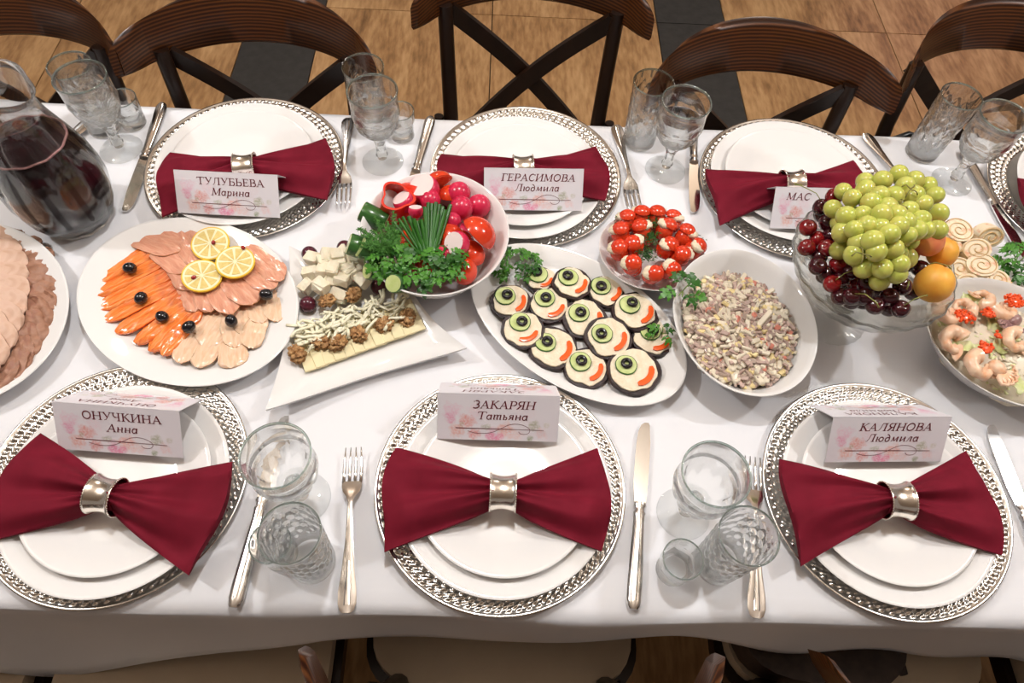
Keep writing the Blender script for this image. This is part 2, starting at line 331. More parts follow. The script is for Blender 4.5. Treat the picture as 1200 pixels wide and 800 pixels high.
# printed card: white with watercolour flowers in its lower part (UV = card face)
def cardprint():
    m = mat('place_card_print', (.8, .78, .8), .42); nt = m.node_tree; L = nt.links.new; b = nt.nodes['Principled BSDF']
    tc = nd(m, 'ShaderNodeTexCoord'); mp = nd(m, 'ShaderNodeMapping'); mp.inputs['Scale'].default_value = (2.4, 1, 1); L(tc.outputs['UV'], mp.inputs[0])
    nz = nd(m, 'ShaderNodeTexNoise'); nz.inputs['Scale'].default_value = 9; nz.inputs['Detail'].default_value = 4; L(mp.outputs[0], nz.inputs[0])
    n2 = nd(m, 'ShaderNodeTexNoise'); n2.inputs['Scale'].default_value = 26; n2.inputs['Detail'].default_value = 2; L(mp.outputs[0], n2.inputs[0])
    cur = None
    F = [(.12, .62, .16, (.78, .52, .62), .7), (.30, .60, .16, (.80, .62, .68), .6), (.72, .60, .20, (.76, .66, .70), .5), (.11, .48, .11, (.74, .34, .48), .8), (.24, .40, .14, (.72, .30, .26), .85), (.16, .20, .13, (.76, .42, .36), .85), (.30, .14, .11, (.72, .26, .24), .8),
         (.45, .10, .12, (.74, .16, .34), .85), (.40, .30, .07, (.34, .38, .22), .6), (.56, .22, .16, (.80, .42, .36), .8), (.52, .08, .08, (.74, .20, .36), .8), (.66, .14, .10, (.80, .58, .56), .7), (.80, .34, .10, (.36, .38, .24), .75), (.86, .18, .11, (.78, .56, .56), .7), (.77, .06, .06, (.24, .30, .14), .8), (.90, .36, .06, (.56, .54, .44), .6), (.20, .34, .05, (.42, .36, .24), .7)]
    for (u, v, r, c, k) in F:
        d = nd(m, 'ShaderNodeVectorMath'); d.operation = 'DISTANCE'; L(mp.outputs[0], d.inputs[0]); d.inputs[1].default_value = (u * 2.4, v, 0)
        a1 = nd(m, 'ShaderNodeMath'); a1.operation = 'MULTIPLY_ADD'; a1.inputs[1].default_value = r * 2.2; L(nz.outputs[0], a1.inputs[0]); L(d.outputs['Value'], a1.inputs[2])
        mr = nd(m, 'ShaderNodeMapRange'); mr.inputs['From Min'].default_value = r * 2.45; mr.inputs['From Max'].default_value = r * 1.75; mr.inputs['To Max'].default_value = k; L(a1.outputs[0], mr.inputs['Value'])
        mm = nd(m, 'ShaderNodeMath'); mm.operation = 'MULTIPLY'; L(mr.outputs[0], mm.inputs[0])
        m3 = nd(m, 'ShaderNodeMapRange'); m3.inputs['From Min'].default_value = .35; m3.inputs['From Max'].default_value = .62; m3.inputs['To Min'].default_value = .35; L(n2.outputs[0], m3.inputs['Value']); L(m3.outputs[0], mm.inputs[1])
        mx = nd(m, 'ShaderNodeMix'); mx.data_type = 'RGBA'; L(mm.outputs[0], mx.inputs[0])
        if cur is None: mx.inputs[6].default_value = (.76, .73, .77, 1)
        else: L(cur, mx.inputs[6])
        mx.inputs[7].default_value = (*c, 1); cur = mx.outputs[2]
    L(cur, b.inputs['Base Color']); return m
M['print'] = cardprint()

# ------------------------------------------------------------------ the setting
fl = link('floor', mesh('floor', *box(-4, 4, -3, 5, -.06, -.006), M['grout'], False)); fl['kind'] = 'structure'; fl['label'] = 'wood look tiled floor with dark slate bands'
def strip(x0, x1, mt, nm):
    y = 2.10 - .63 * 6; k = 0
    while y < 4.6:
        me = mesh(nm, *box(-(x1 - x0) / 2 + .002, (x1 - x0) / 2 - .002, -.313, .313, -.006, 0), mt, False)
        link(nm, me, fl, (round((x0 + x1) / 2, 4), y + .315, 0)); y += .63
X = -.94 - 1.25 - .265
while X < 2.8:
    strip(X, X + .265, M['slate'], 'slate_tile'); strip(X + .265, X + .89, M['oak'], 'oak_tile'); strip(X + .89, X + 1.515, M['oak'], 'oak_tile'); X += 1.515
ce = link('ceiling', mesh('ceiling', *box(-4, 4, -3, 5, 3.0, 3.1), M['ceil'], False)); ce['kind'] = 'structure'
YF, YB = -.168, .697

# table under the cloth
tb = thing('banquet_table', 'long banquet table hidden under the white tablecloth', 'table', (0, (YF + YB) / 2, 0))
link('tabletop', mesh('tabletop', *box(-1.5, 1.5, -.42, .42, TZ - .03, TZ - .004, .004), M['tabletop'], False), tb)
for sx in (-1, 1):
    for sy in (-1, 1):
        link('leg', mesh('leg', *tube([(sx * 1.4, sy * .34, 0), (sx * 1.4, sy * .34, TZ - .03)], .022, 10), M['frame']), tb)

# tablecloth: top with soft creases and hanging sides ending in long points
def hem(x, front):
    if front:
        k = [(-1.5, .30), (-1.0, .18), (-.80, .19), (-.66, .27), (-.50, .22), (-.24, .135), (.0, .155), (.25, .15), (.5, .165), (.78, .22), (.9, .25), (1.2, .2), (1.5, .3)]
    else: k = [(-1.5, .2), (-.9, .23), (-.4, .15), (.1, .23), (.6, .15), (1.1, .23), (1.5, .18)]
    for (a, u), (b, v) in zip(k, k[1:]):
        if a <= x <= b: return u + (v - u) * (x - a) / (b - a)
    return .25
def cloth():
    V = []; F = []; NX = 240; rows = []
    ns = 9
    prof = [('f', i / ns) for i in range(ns, 0, -1)] + [('t', i / 60) for i in range(61)] + [('b', i / ns) for i in range(1, ns + 1)]
    for kind, t in prof:
        row = []
        for i in range(NX + 1):
            x = -1.5 + 3 * i / NX
            if kind == 't':
                y = YF + (YB - YF) * t
                z = TZ + .0015 * noise.noise(Vector((x * 2.2, y * 3, 0)))
                e = min(t, 1 - t) * (YB - YF)
                if e < .012: z -= (.012 - e) ** 2 * 40
                edge = .006 * noise.noise(Vector((x * 3.5, 5 if t < .5 else 9, 0)))
                y += edge * max(0, 1 - e / .05) * (-1 if t < .5 else 1)
            else:
                fr = kind == 'f'; d = t * hem(x, fr)
                fold = (.004 + .016 * t) * noise.noise(Vector((x * 5.0 + (0 if fr else 20), 0, t * .5))) + .004 * t
                edge = .006 * noise.noise(Vector((x * 3.5, 5 if fr else 9, 0)))
                off = .002 + edge + fold
                if fr: off += .040 * t * t * (math.exp(-((x + .66) / .22) ** 2) + .6 * math.exp(-((x - 1.0) / .22) ** 2))
                if fr: y = YF - off
                else: y = YB + off
                z = TZ - .008 - d
            row.append(len(V)); V.append((x, y, z))
        rows.append(row)
    for a, b in zip(rows, rows[1:]):
        for i in range(NX): F.append((a[i], a[i + 1], b[i + 1], b[i]))
    return V, F
V, F = cloth(); co = link('tablecloth', mesh('tablecloth', V, F, M['cloth'])); tag(co, 'white tablecloth over the long banquet table, hanging in points', 'tablecloth')
sm = co.modifiers.new('thick', 'SOLIDIFY'); sm.thickness = .0015; sm.offset = -1

# ------------------------------------------------------------------ chairs
def chair_meshes():
    D = {}
    # rail: bent wood band, ends forward (+y), bulge back (-y)
    mb = MB(); n = 28; V = []; F = []
    for i in range(n + 1):
        t = -1 + 2 * i / n; a = t * 1.12
        rr = .235; x = .235 * sin(a) / sin(1.12) * .92; y = -.140 * (cos(a) - cos(1.12)) / (1 - cos(1.12)) + 0.0
        tx, ty = cos(a), sin(a) * .75; l = math.hypot(tx, ty); nx, ny = ty / l * -1, tx / l  # inward normal
        hh = .032 + .008 * cos(t * pi / 2); lift = .012 * cos(t * pi / 2) - .004; th = .0125
        e = 1.0
        if i in (0, n): e = .55
        elif i in (1, n - 1): e = .85
        z0, z1 = .848 - hh * (.5 + .5 * e), .848 + lift + hh * (.5 + .5 * e)
        th *= (.6 if i in (0, n) else 1)
        sec = [(-th, z0 + .006), (-th * .5, z0), (th * .5, z0), (th, z0 + .006), (th, z1 - .008), (th * .5, z1), (-th * .5, z1), (-th, z1 - .008)]
        for (o, z) in sec:
            tilt = -(z - .848) * .25
            V.append((x + nx * (o) * -1, y + ny * o + tilt, z))
    for i in range(n):
        for k in range(8):
            k2 = (k + 1) % 8; F.append((i * 8 + k, i * 8 + k2, i * 8 + 8 + k2, i * 8 + 8 + k))
    F.append(tuple(range(7, -1, -1))); F.append(tuple(n * 8 + k for k in range(8)))
    D['top_rail'] = (mesh('top_rail', V, F, M['rail'], True, ang=50),)
    def post(s):
        return mesh('back_post', *tube([(s * .165, -.062, .83), (s * .162, -.045, .70), (s * .158, -.015, .58), (s * .155, .01, .45)], [.0145, .015, .016, .016], 10, flat=.8), M['frame'], ang=50)
    D['back_post'] = (post(-1), post(1))
    def cross(s):
        V = []; F = []; n = 14
        for i in range(n + 1):
            t = i / n; x = s * (-.160 + .318 * t); z = .815 - .29 * t; y = -.066 - .035 * sin(pi * t) + .062 * t + (.006 if s > 0 else -.006)
            dx, dz = .318, -.29; l = math.hypot(dx, dz); nx, nz = -dz / l * s, dx / l
            w, h = .017, .0055
            for (a, b) in ((-w, -h), (w, -h), (w, h), (-w, h)): V.append((x + nx * a, y + b, z + nz * a))
        for i in range(n):
            for k in range(4): k2 = (k + 1) % 4; F.append((i * 4 + k, i * 4 + k2, i * 4 + 4 + k2, i * 4 + 4 + k))
        F += [(3, 2, 1, 0), tuple(n * 4 + k for k in range(4))]
        return mesh('cross_brace', V, F, M['frame'], False)
    D['cross_brace'] = (cross(1), cross(-1))
    def outl(hw, y0, y1, r=.07, n=6):
        P = []
        for (cx, cy, a0) in ((hw - r, y1 - r, 0), (-hw + r, y1 - r, 90), (-hw + r, y0 + r, 180), (hw - r, y0 + r, 270)):
            for k in range(n + 1): a = R(a0 + 90 * k / n); P.append((cx + r * cos(a), cy + r * sin(a)))
        return P
    ym = .19
    P = [(x, y - ym) for x, y in outl(.213, -.01, .40)]; V, F = slab(P, .425, .455); D['seat_frame'] = (mesh('seat_frame', V, F, M['frame'], True, ang=40), (0, ym, 0))
    P = [(x, y - ym) for x, y in outl(.200, .002, .39)]; V, F = slab(P, .4555, .485, .01, lambda x, y: .01 * (1 - min(1, (x * x + y * y) / .045))); D['cushion'] = (mesh('cushion', V, F, M['cream'], True, ang=60), (0, ym, 0))
    D['legs'] = [mesh('leg', *tube([(a * .16, b, .44), (a * .175, b + c, .22), (a * .19, b + 2 * c, 0)], [.019, .017, .014], 10), M['frame']) for a, b, c in ((-1, .02, -.025), (1, .02, -.025), (-1, .36, .01), (1, .36, .01))]
    D['stub'] = [mesh('back_stub', *tube([(a * .186, -.005, .44), (a * .186, -.012, .55), (a * .184, -.018, .60)], [.011, .011, .010], 10), M['frame'], ang=60) for a in (-1, 1)]
    D['ring'] = mesh('stretcher_ring', *tube([(.15 * cos(2 * pi * k / 24), .19 + .15 * sin(2 * pi * k / 24), .24) for k in range(25)], .009, 8), M['frame'])
    return D
CM = chair_meshes()
def chair(x, y, rz, label, group):
    t = thing('dining_chair', label, 'chair', (x, y, 0), rz, group)
    link('top_rail', CM['top_rail'][0], t)
    for me in CM['back_post']: link('back_post', me, t)
    for me in CM['cross_brace']: link('cross_brace', me, t)
    link('seat_frame', CM['seat_frame'][0], t, CM['seat_frame'][1]); link('cushion', CM['cushion'][0], t, CM['cushion'][1])
    for me in CM['legs']: link('leg', me, t)
    for me in CM['stub']: link('back_stub', me, t)
    link('stretcher_ring', CM['ring'], t)
    return t
gb = 'bentwood chairs along the far side of the table'; gf = 'bentwood chairs along the near side of the table'
chair(-.880, .675, R(184), 'dark bentwood cross-back chair behind the pitcher at the left', gb)
chair(-.450, .685, R(180), 'dark bentwood cross-back chair behind the setting left of the far centre', gb)
chair(.038, .850, R(180), 'dark bentwood cross-back chair set back behind the far centre setting', gb)
chair(.452, .664, R(183), 'dark bentwood cross-back chair behind the far setting beside the fruit bowl', gb)
chair(.925, .760, R(187), 'dark bentwood cross-back chair at the far right behind two tall glasses', gb)
chair(-.890, -.34, R(0), 'bentwood chair with cream seat at the near left corner', gf)
chair(-.448, -.33, R(0), 'bentwood chair with cream seat below the near left setting', gf)
chair(.0125, -.222, R(0), 'bentwood chair with cream seat tucked below the near centre setting', gf)
chair(.560, -.228, R(-3), 'bentwood chair with a dark bag on its seat below the near right setting', gf)
chair(1.03, -.34, R(0), 'bentwood chair with cream seat at the near right corner', gf)

# brown bag on a near chair, black bag beyond the table
b = thing('handbag', 'dark brown fabric bag with a small stitched tag on a near chair seat', 'bag', (.49, -.12, .505), R(-6))
V, F = slab([(.125 * abs(cos(a)) ** .6 * (1 if cos(a) > 0 else -1), .10 * abs(sin(a)) ** .7 * (1 if sin(a) > 0 else -1)) for a in [2 * pi * k / 28 for k in range(28)]], -.012, .05, .06, lambda x, y: .006 * noise.noise(Vector((x * 18, y * 18, 0))))
link('bag_body', mesh('bag_body', V, F, M['clutch'], ang=70), b)
link('tag', mesh('tag', *box(-.055, -.015, -.055, -.030, .0545, .0575), M['blackleather'], False), b)
link('strap', mesh('strap', *tube([(.06, .07, .05), (.09, .03, .062), (.10, -.02, .06), (.12, -.07, .035)], .007, 8, flat=.5), M['clutch']), b)
b = thing('handbag', 'black leather handbag with gold clasp beyond the far right edge of the table', 'bag', (.80, .765, .485 + .02), R(10))
V, F = slab([(.09 * abs(cos(a)) ** .5 * (1 if cos(a) > 0 else -1), .04 * abs(sin(a)) ** .7 * (1 if sin(a) > 0 else -1)) for a in [2 * pi * k / 28 for k in range(28)]], -.02, .13, .04)
link('bag_body', mesh('bag_body', V, F, M['blackleather'], ang=60), b)
link('clasp', mesh('clasp', *tube([(-.012, -.01, .132), (.012, -.01, .132)], .005, 8), M['gold']), b)
link('handle', mesh('handle', *tube([(-.06, 0, .12), (-.05, .0, .17), (0, .0, .19), (.05, .0, .17), (.06, 0, .12)], .006, 8), M['blackleather']), b)

# ------------------------------------------------------------------ place settings
def charger_mesh():
    n = 640; V = []; F = []
    prof = [(0, .0), (.10, .0), (.13, .002), (.160, .0085), (.1645, .0125), (.1655, .0145), (.1645, .0160), (.1620, .0155), (.1605, .0135)]
    for j in range(17): prof.append((.1600 - .0275 * (j + .5) / 17, 'w'))
    prof += [(.1315, .0085), (.1300, .0100), (.1285, .0098), (.1272, .0080), (.120, .0058), (.06, .0050), (0, .0050)]
    rows = []
    for (r, z) in prof:
        if r == 0: rows.append([len(V)]); V.append((0, 0, z)); continue
        row = []
        for k in range(n):
            t = 2 * pi * k / n; zz = z
            if z == 'w':
                u = (r - .1325) / .0275                      # woven band of slanted lozenges
                a = t * 78; g = u * pi * 4
                zz = .0085 + .0050 * u + .0028 * max(-.6, sin(a + g * 1.2) * sin(g)) + .0010 * cos(a * 1 - g)
            row.append(len(V)); V.append((r * cos(t), r * sin(t), zz))
        rows.append(row)
    for a, b in zip(rows, rows[1:]):
        for k in range(n):
            k2 = (k + 1) % n
            if len(a) == 1: F.append((a[0], b[k2], b[k]))
            elif len(b) == 1: F.append((a[k], a[k2], b[0]))
            else: F.append((a[k], a[k2], b[k2], b[k]))
    return mesh('charger_plate', V, F, M['charger'])
CH = charger_mesh()
def plate_mesh(r, h, well):
    p = [(0, .0015), (well * .85, .0015), (well * .88, 0), (well * .95, 0), (well * .97, .003), (r - .004, h - .0035), (r - .0006, h - .0016), (r, h - .0005), (r - .0006, h), (r - .005, h - .0008), (well + .008, .0085), (well + .001, .0062), (well - .006, .0048), (well * .5, .0045), (0, .0045)]
    return mesh('plate', *lathe(p, 96), M['china'], ang=70)
PL1, PL2 = plate_mesh(.140, .022, .095), plate_mesh(.1165, .020, .074)

def wing(L, seed, w1):
    nu, nv = 44, 40; V = []; F = []
    def pt(u, v, top):
        x = .012 + L * u * (1 - .05 * v * v) + .004 * sin(3 * v + seed) * u
        w = .0165 + (w1 - .0165) * u ** .85
        y = v * w + (seed - 1) * .004 * u * u
        T = .036 - .024 * u ** .8
        pleat = .0065 * (1 - u) ** .6 * (.25 + u) * 2.2 * cos(v * pi * 1.9 + seed * 1.3) + .0035 * (1 - u) * cos(v * pi * 4.3 + seed) + .003 * u * noise.noise(Vector((u * 3 + seed, v * 2.2, 1)))
        z = max(.0015, T * (1 - .75 * abs(v) ** 2.6) + pleat * (1 - v ** 6))
        if not top: z = 0.0004 if u > .15 else .002
        return (x, y, z)
    for top in (1, 0):
        for i in range(nu + 1):
            for j in range(nv + 1): V.append(pt(i / nu, -1 + 2 * j / nv, top))
    o = (nu + 1) * (nv + 1)
    for i in range(nu):
        for j in range(nv):
            a = i * (nv + 1) + j; b = a + nv + 1
            F.append((a, b, b + 1, a + 1)); F.append((o + a, o + a + 1, o + b + 1, o + b))
    for j in range(nv):
        a = nu * (nv + 1) + j; F.append((a, o + a, o + a + 1, a + 1)); F.append((j, j + 1, o + j + 1, o + j))
    for i in range(nu):
        a = i * (nv + 1); b = a + nv + 1; F.append((a, o + a, o + b, b)); F.append((a + nv, b + nv, o + b + nv, o + a + nv))
    return V, F
def napkin_mesh(seed, Ll, Lr, w):
    mb = MB(); V, F = wing(Lr, seed, w); mb.add(V, F)
    V, F = wing(Ll, seed + .8, w); mb.add([(-x, -y, z) for x, y, z in V], F)
    V, F = lathe([(0, -1), (1, -1), (1, 1), (0, 1)], 28)
    mb.add([(z * .014, x * .0165, y * .0165 + .0175) for x, y, z in V], F)
    return mesh('napkin', mb.V, mb.F, M['napkin'], ang=60)
def ring_mesh():
    pr = []
    for k in range(9): x = -.0145 + .029 * k / 8; pr.append((.0208 + .0030 * (x / .0145) ** 2, x))
    pr += [(.0246, .0150), (.0246, .0160), (.0232, .0162), (.0222, .0150)]
    for k in range(9): x = .0145 - .029 * k / 8; pr.append((.0196 + .0030 * (x / .0145) ** 2, x))
    pr += [(.0222, -.0150), (.0232, -.0162), (.0246, -.0160), (.0246, -.0150), pr[0]]
    V, F = lathe(pr, 48); V = [(z, x, y * .92) for x, y, z in V]
    mb = MB(); mb.add(V, F)
    BV, BF = blob(.0011, .0011, .0011, 6, 4)
    for s in (-1, 1):
        for k in range(44):
            a = 2 * pi * k / 44; mb.add(BV, BF, 0, Matrix.Translation((s * .0160, .0240 * cos(a), .0240 * .92 * sin(a))))
    return mesh('napkin_ring', mb.V, mb.F, M['ring'], ang=50)
RG = ring_mesh()

# -- lettering: stroke glyphs with thick stems, hairlines and serifs (height 1)
TK, HN = .15, .068
def arc(cx, cy, rx, ry, a0, a1, n=10): return [(cx + rx * cos(R(a0 + (a1 - a0) * k / n)), cy + ry * sin(R(a0 + (a1 - a0) * k / n))) for k in range(n + 1)]
def sf(x, y, w=.17): return (HN, [(x - w, y), (x + w, y)])
def st(x, y0=0, y1=1, b=True, t=True, w=.15): return [(TK, [(x, y0), (x, y1)])] + ([sf(x, y0 + .02, w)] if b else []) + ([sf(x, y1 - .02, w)] if t else [])
def bowl(x, y0, y1, r): return [(HN, [(x, y1), (x + r * .5, y1)]), (TK * .9, arc(x + r * .5, (y0 + y1) / 2, r * .5, (y1 - y0) / 2, 85, -85)), (HN, [(x, y0), (x + r * .5, y0)])]
G = {
 'Т': (.86, st(.43) + [(HN, [(.06, .97), (.80, .97)]), (HN, [(.06, .98), (.04, .78)]), (HN, [(.80, .98), (.82, .78)])]),
 'У': (.80, [(TK, [(.14, 1), (.44, .38)]), (HN, [(.72, 1), (.42, .28), (.30, .06), (.16, .03)]), sf(.14, .98, .12), sf(.70, .98, .10)]),
 'Л': (.90, st(.70) + [(HN, [(.34, .97), (.70, .97)]), (HN, [(.34, .97), (.28, .35), (.16, .04), (.06, .06)])]),
 'Б': (.74, st(.20) + [(HN, [(.20, .97), (.62, .97)]), (HN, [(.62, .98), (.64, .80)])] + bowl(.20, .02, .54, .48)),
 'Ь': (.74, st(.20) + bowl(.20, .02, .54, .48)),
 'Е': (.74, st(.20) + [(HN, [(.2, .97), (.62, .97)]), (HN, [(.62, .98), (.64, .80)]), (HN, [(.2, .52), (.5, .52)]), (HN, [(.5, .42), (.5, .62)]), (HN, [(.2, .03), (.64, .03)]), (HN, [(.64, .02), (.67, .22)])]),
 'В': (.76, st(.20) + bowl(.20, .53, .97, .42) + bowl(.20, .02, .53, .50)),
 'А': (.86, [(HN, [(.12, 0), (.44, 1)]), (TK, [(.42, .98), (.74, 0)]), (HN, [(.22, .34), (.62, .34)]), sf(.12, .02, .12), sf(.74, .02, .14)]),
 'М': (1.05, [(HN * 1.2, [(.16, 0), (.18, 1)]), (TK, [(.18, 1), (.50, .08)]), (HN, [(.50, .06), (.84, 1)]), (TK, [(.86, 0), (.86, 1)]), sf(.15, .02, .12), sf(.86, .02, .14), sf(.14, .98, .07), sf(.9, .98, .09)]),
 'Г': (.66, st(.20) + [(HN, [(.20, .97), (.60, .97)]), (HN, [(.60, .98), (.62, .76)])]),
 'Р': (.72, st(.20) + bowl(.20, .44, .97, .46)),
 'С': (.78, [(TK * .9, arc(.44, .5, .32, .47, 70, 290, 16)), (HN, arc(.44, .5, .32, .47, 70, 35, 4)), (HN, arc(.44, .5, .32, .47, 290, 325, 4)), (HN, [(.70, .97), (.70, .74)])]),
 'О': (.88, [(TK * .9, arc(.44, .5, .34, .47, 60, 300, 4 * 4)), (TK * .9, arc(.44, .5, .34, .47, -60, 60, 8))]),
 'И': (.92, st(.18) + st(.74) + [(HN, [(.18, .06), (.74, .94)])]),
 'З': (.68, [(TK * .8, arc(.30, .74, .24, .23, 120, -80, 10)), (TK * .9, arc(.30, .27, .29, .26, 80, -140, 12)), (HN, [(.07, .98), (.09, .76)])]),
 'К': (.84, st(.20) + [(HN, [(.22, .48), (.66, .97)]), (TK, [(.36, .58), (.72, .03)]), sf(.66, .98, .1), sf(.74, .02, .1)]),
 'Я': (.80, st(.60) + [(HN, [(.6, .97), (.36, .97)]), (TK * .9, arc(.36, .73, .22, .24, 95, 265)), (HN, [(.6, .48), (.36, .48)]), (TK, [(.40, .48), (.14, .02)]), sf(.12, .02, .09)]),
 'Н': (.92, st(.18) + st(.74) + [(HN, [(.18, .5), (.74, .5)])]),
 'Ч': (.82, st(.64) + [(TK * .9, [(.18, .98), (.18, .66), (.26, .50), (.40, .44)]), (HN, [(.40, .44), (.64, .50)]), sf(.18, .98, .13)]),
}
xh = .64
def lst(x, y0=0, y1=xh): return [(TK * .9, [(x, y0), (x, y1)]), (HN, [(x - .09, y1 - .05), (x, y1)]), (HN, [(x, y0 + .02), (x + .1, y0 + .05)])]
G.update({
 'а': (.58, [(TK * .8, arc(.24, .31, .17, .29, 60, 300, 12)), (HN, arc(.24, .31, .17, .29, -60, 60, 6))] + lst(.44)),
 'р': (.60, [(TK * .9, [(.16, -.32), (.16, xh)]), sf(.16, -.30, .12), (HN, [(.06, .58), (.16, xh)]), (TK * .8, arc(.32, .31, .18, .29, 80, -120, 12)), (HN, [(.16, .48), (.32, .60)])]),
 'и': (.66, lst(.14) + lst(.50) + [(HN, [(.14, .04), (.5, .52)])]),
 'н': (.66, lst(.14) + lst(.50) + [(HN, [(.14, .33), (.5, .33)])]),
 'ю': (.84, lst(.14) + [(HN, [(.14, .33), (.36, .33)]), (TK * .8, arc(.54, .31, .19, .29, 0, 360, 18))]),
 'д': (.60, [(TK * .8, arc(.28, .28, .19, .27, 0, 360, 18)), (TK * .7, [(.47, .30), (.42, .66), (.26, .92), (.10, .96)])]),
 'м': (.80, [(HN, [(.06, .05), (.14, .05), (.20, xh)]), (TK * .9, [(.20, xh), (.36, .08)]), (HN, [(.36, .06), (.60, xh)])] + lst(.62)),
 'л': (.60, [(HN, [(.04, .05), (.14, .07), (.26, xh)]), (HN, [(.26, .62), (.44, .62)])] + lst(.44)),
 'т': (.88, lst(.14) + lst(.42) + lst(.70) + [(HN, [(.16, .46), (.30, .63), (.42, .55)]), (HN, [(.44, .46), (.58, .63), (.70, .55)])]),
 'ь': (.52, [(TK * .9, [(.14, 0), (.14, xh)]), (HN, [(.04, .6), (.14, xh)]), (HN, [(.14, .36), (.30, .36)]), (TK * .8, arc(.28, .19, .14, .17, 85, -85, 8)), (HN, [(.14, .02), (.28, .02)])]),
 'я': (.58, lst(.42) + [(HN, [(.42, .61), (.26, .61)]), (TK * .8, arc(.26, .47, .13, .14, 90, 270, 8)), (HN, [(.42, .33), (.26, .33)]), (TK * .8, [(.30, .33), (.08, .03)])]),
})
def ribbon(mb, w, pts, xf):
    pts = [Vector((a, b, 0)) for a, b in pts]; n = len(pts); V = []
    for i, p in enumerate(pts):
        t = (pts[min(i + 1, n - 1)] - pts[max(i - 1, 0)]).normalized(); q = Vector((-t.y, t.x, 0)) * w / 2
        V += [p + q, p - q]
    V = [xf @ v for v in V]; mb.add(V, [(2 * i, 2 * i + 1, 2 * i + 3, 2 * i + 2) for i in range(n - 1)])
def text(mb, s, cx, y, h, xf, shear=0.0):
    K = 1.30; w = sum(G[c][0] for c in s); x = -w / 2
    for c in s:
        for (t, pts) in G[c][1]:
            P = [(((px + x) * K + shear * py) * h + cx, py * h + y) for px, py in pts]; ribbon(mb, t * h, P, xf)
        x += G[c][0]
CW2, CHH, CD = .160, .052, .042                     # card half opening etc.
def card(name1, name2, label, x, y, z, rz, shear, rest=None, cut=None):
    t = thing('place_card', label, 'place card', (x, y, z), rz, 'folded name cards at the settings')
    w = CW2 / 2
    sl = math.hypot(CD, CHH); nx = Vector((0, -CHH, CD)) / sl
    # folded sheet
    th = .0005; V = []; F = []
    for s in (-1, 1):
        V += [(s * w, -CD, 0), (s * w, 0, CHH), (s * w, CD, 0), (s * w, CD - .001, 0), (s * w, 0, CHH - .0011), (s * w, -CD + .001, 0)]
    F = [(0, 1, 7, 6), (1, 2, 8, 7), (3, 9, 10, 4), (4, 10, 11, 5), (0, 5, 4, 1), (1, 4, 3, 2), (6, 7, 10, 11), (7, 8, 9, 10), (0, 6, 11, 5), (2, 3, 9, 8)]
    sheet = link('folded_sheet', mesh('folded_sheet', V, F, M['card'], False), t)
    for side in (0, 1):
        # face frame: origin at bottom left of face, +x along, +y up the slope
        xf = Matrix(((1, 0, 0, -w), (0, CD / sl, -CHH / sl, -CD), (0, CHH / sl, CD / sl, 0), (0, 0, 0, 1)))
        if side: xf = Matrix.Rotation(pi, 4, 'Z') @ xf
        lift = lambda d: xf @ Matrix.Translation((0, 0, d))
        me = mesh('printed_panel', [lift(.0003) @ Vector(v) for v in ((.0, .0, 0), (CW2, 0, 0), (CW2, sl, 0), (0, sl, 0))], [(0, 1, 2, 3)], M['print'], False, fix=False)
        uv = me.uv_layers.new(name='UVMap')
        for i, c in enumerate(((0, 0), (1, 0), (1, 1), (0, 1))): uv.data[i].uv = c
        link('printed_panel', me, sheet)
        mb = MB(); X2 = lift(.0007)
        text(mb, name1, CW2 * (.54 if name2 else .24), sl * .70, .0112, X2, shear)
        if name2: text(mb, name2, CW2 * .53, sl * .46, .0112, X2, .2)
        ribbon(mb, .0009, [(CW2 * .15, sl * .262), (CW2 * .62, sl * .255)], X2); ribbon(mb, .0006, [(CW2 * .62, sl * .255), (CW2 * .88, sl * .25)], X2)
        cur = [(CW2 * u, sl * v) for u, v in ((.25, .20), (.33, .15), (.44, .17), (.52, .26), (.60, .36), (.68, .37), (.75, .30), (.765, .22), (.74, .16), (.69, .16), (.67, .22))]
        sm_ = []
        for i in range(len(cur) - 1):
            for k in range(4):
                p0, p1, p2, p3 = cur[max(i - 1, 0)], cur[i], cur[i + 1], cur[min(i + 2, len(cur) - 1)]; q = k / 4
                sm_.append(tuple(.5 * (2 * p1[a] + (p2[a] - p0[a]) * q + (2 * p0[a] - 5 * p1[a] + 4 * p2[a] - p3[a]) * q * q + (3 * p1[a] - p0[a] - 3 * p2[a] + p3[a]) * q ** 3) for a in (0, 1)))
        ribbon(mb, .0006, sm_, X2)
        mb.build('lettering', M['ink'], sheet, False)
    return t

SET = [  # where, charger xy, plate xy, ring xy, napkin rot, wing lengths (l, r), half width, seed, card (names, x, y, rot, shear)
 ('near left', (-.499, -.006), (-.490, -.022), (-.485, -.044), -8, .125, .125, .072, 1, ('ОНУЧКИНА', 'Анна', -.490, .060, -3, 0)),
 ('near centre', (-.002, -.005), (.002, -.013), (.000, -.028), -1, .138, .122, .068, 2, ('ЗАКАРЯН', 'Татьяна', -.008, .092, 0, .2)),
 ('near right', (.516, -.002), (.508, -.013), (.503, -.026), 0, .125, .122, .070, 3, ('КАЛЯНОВА', 'Людмила', .510, .076, 2, .2)),
 ('far left of the centre', (-.447, .551), (-.447, .543), (-.427, .505), 9, .126, .124, .070, 1.6, ('ТУЛУБЬЕВА', 'Марина', -.440, .462, -1, 0)),
 ('far centre', (.031, .557), (.022, .537), (.024, .526), 4, .128, .130, .062, 2.4, ('ГЕРАСИМОВА', 'Людмила', .040, .496, 2, .2)),
 ('far right of the centre', (.500, .553), (.490, .552), (.473, .516), 3, .122, .130, .062, 3.3, ('МАС', '', .508, .478, 1, .2)),
 ('far right corner', (1.02, .553), (1.035, .545), (1.03, .510), 2, .135, .125, .066, 1.2, None),
 ('far left corner', (-1.005, .515), (-1.005, .505), (-1.02, .47), 2, .11, .12, .060, 2.2, None),
]
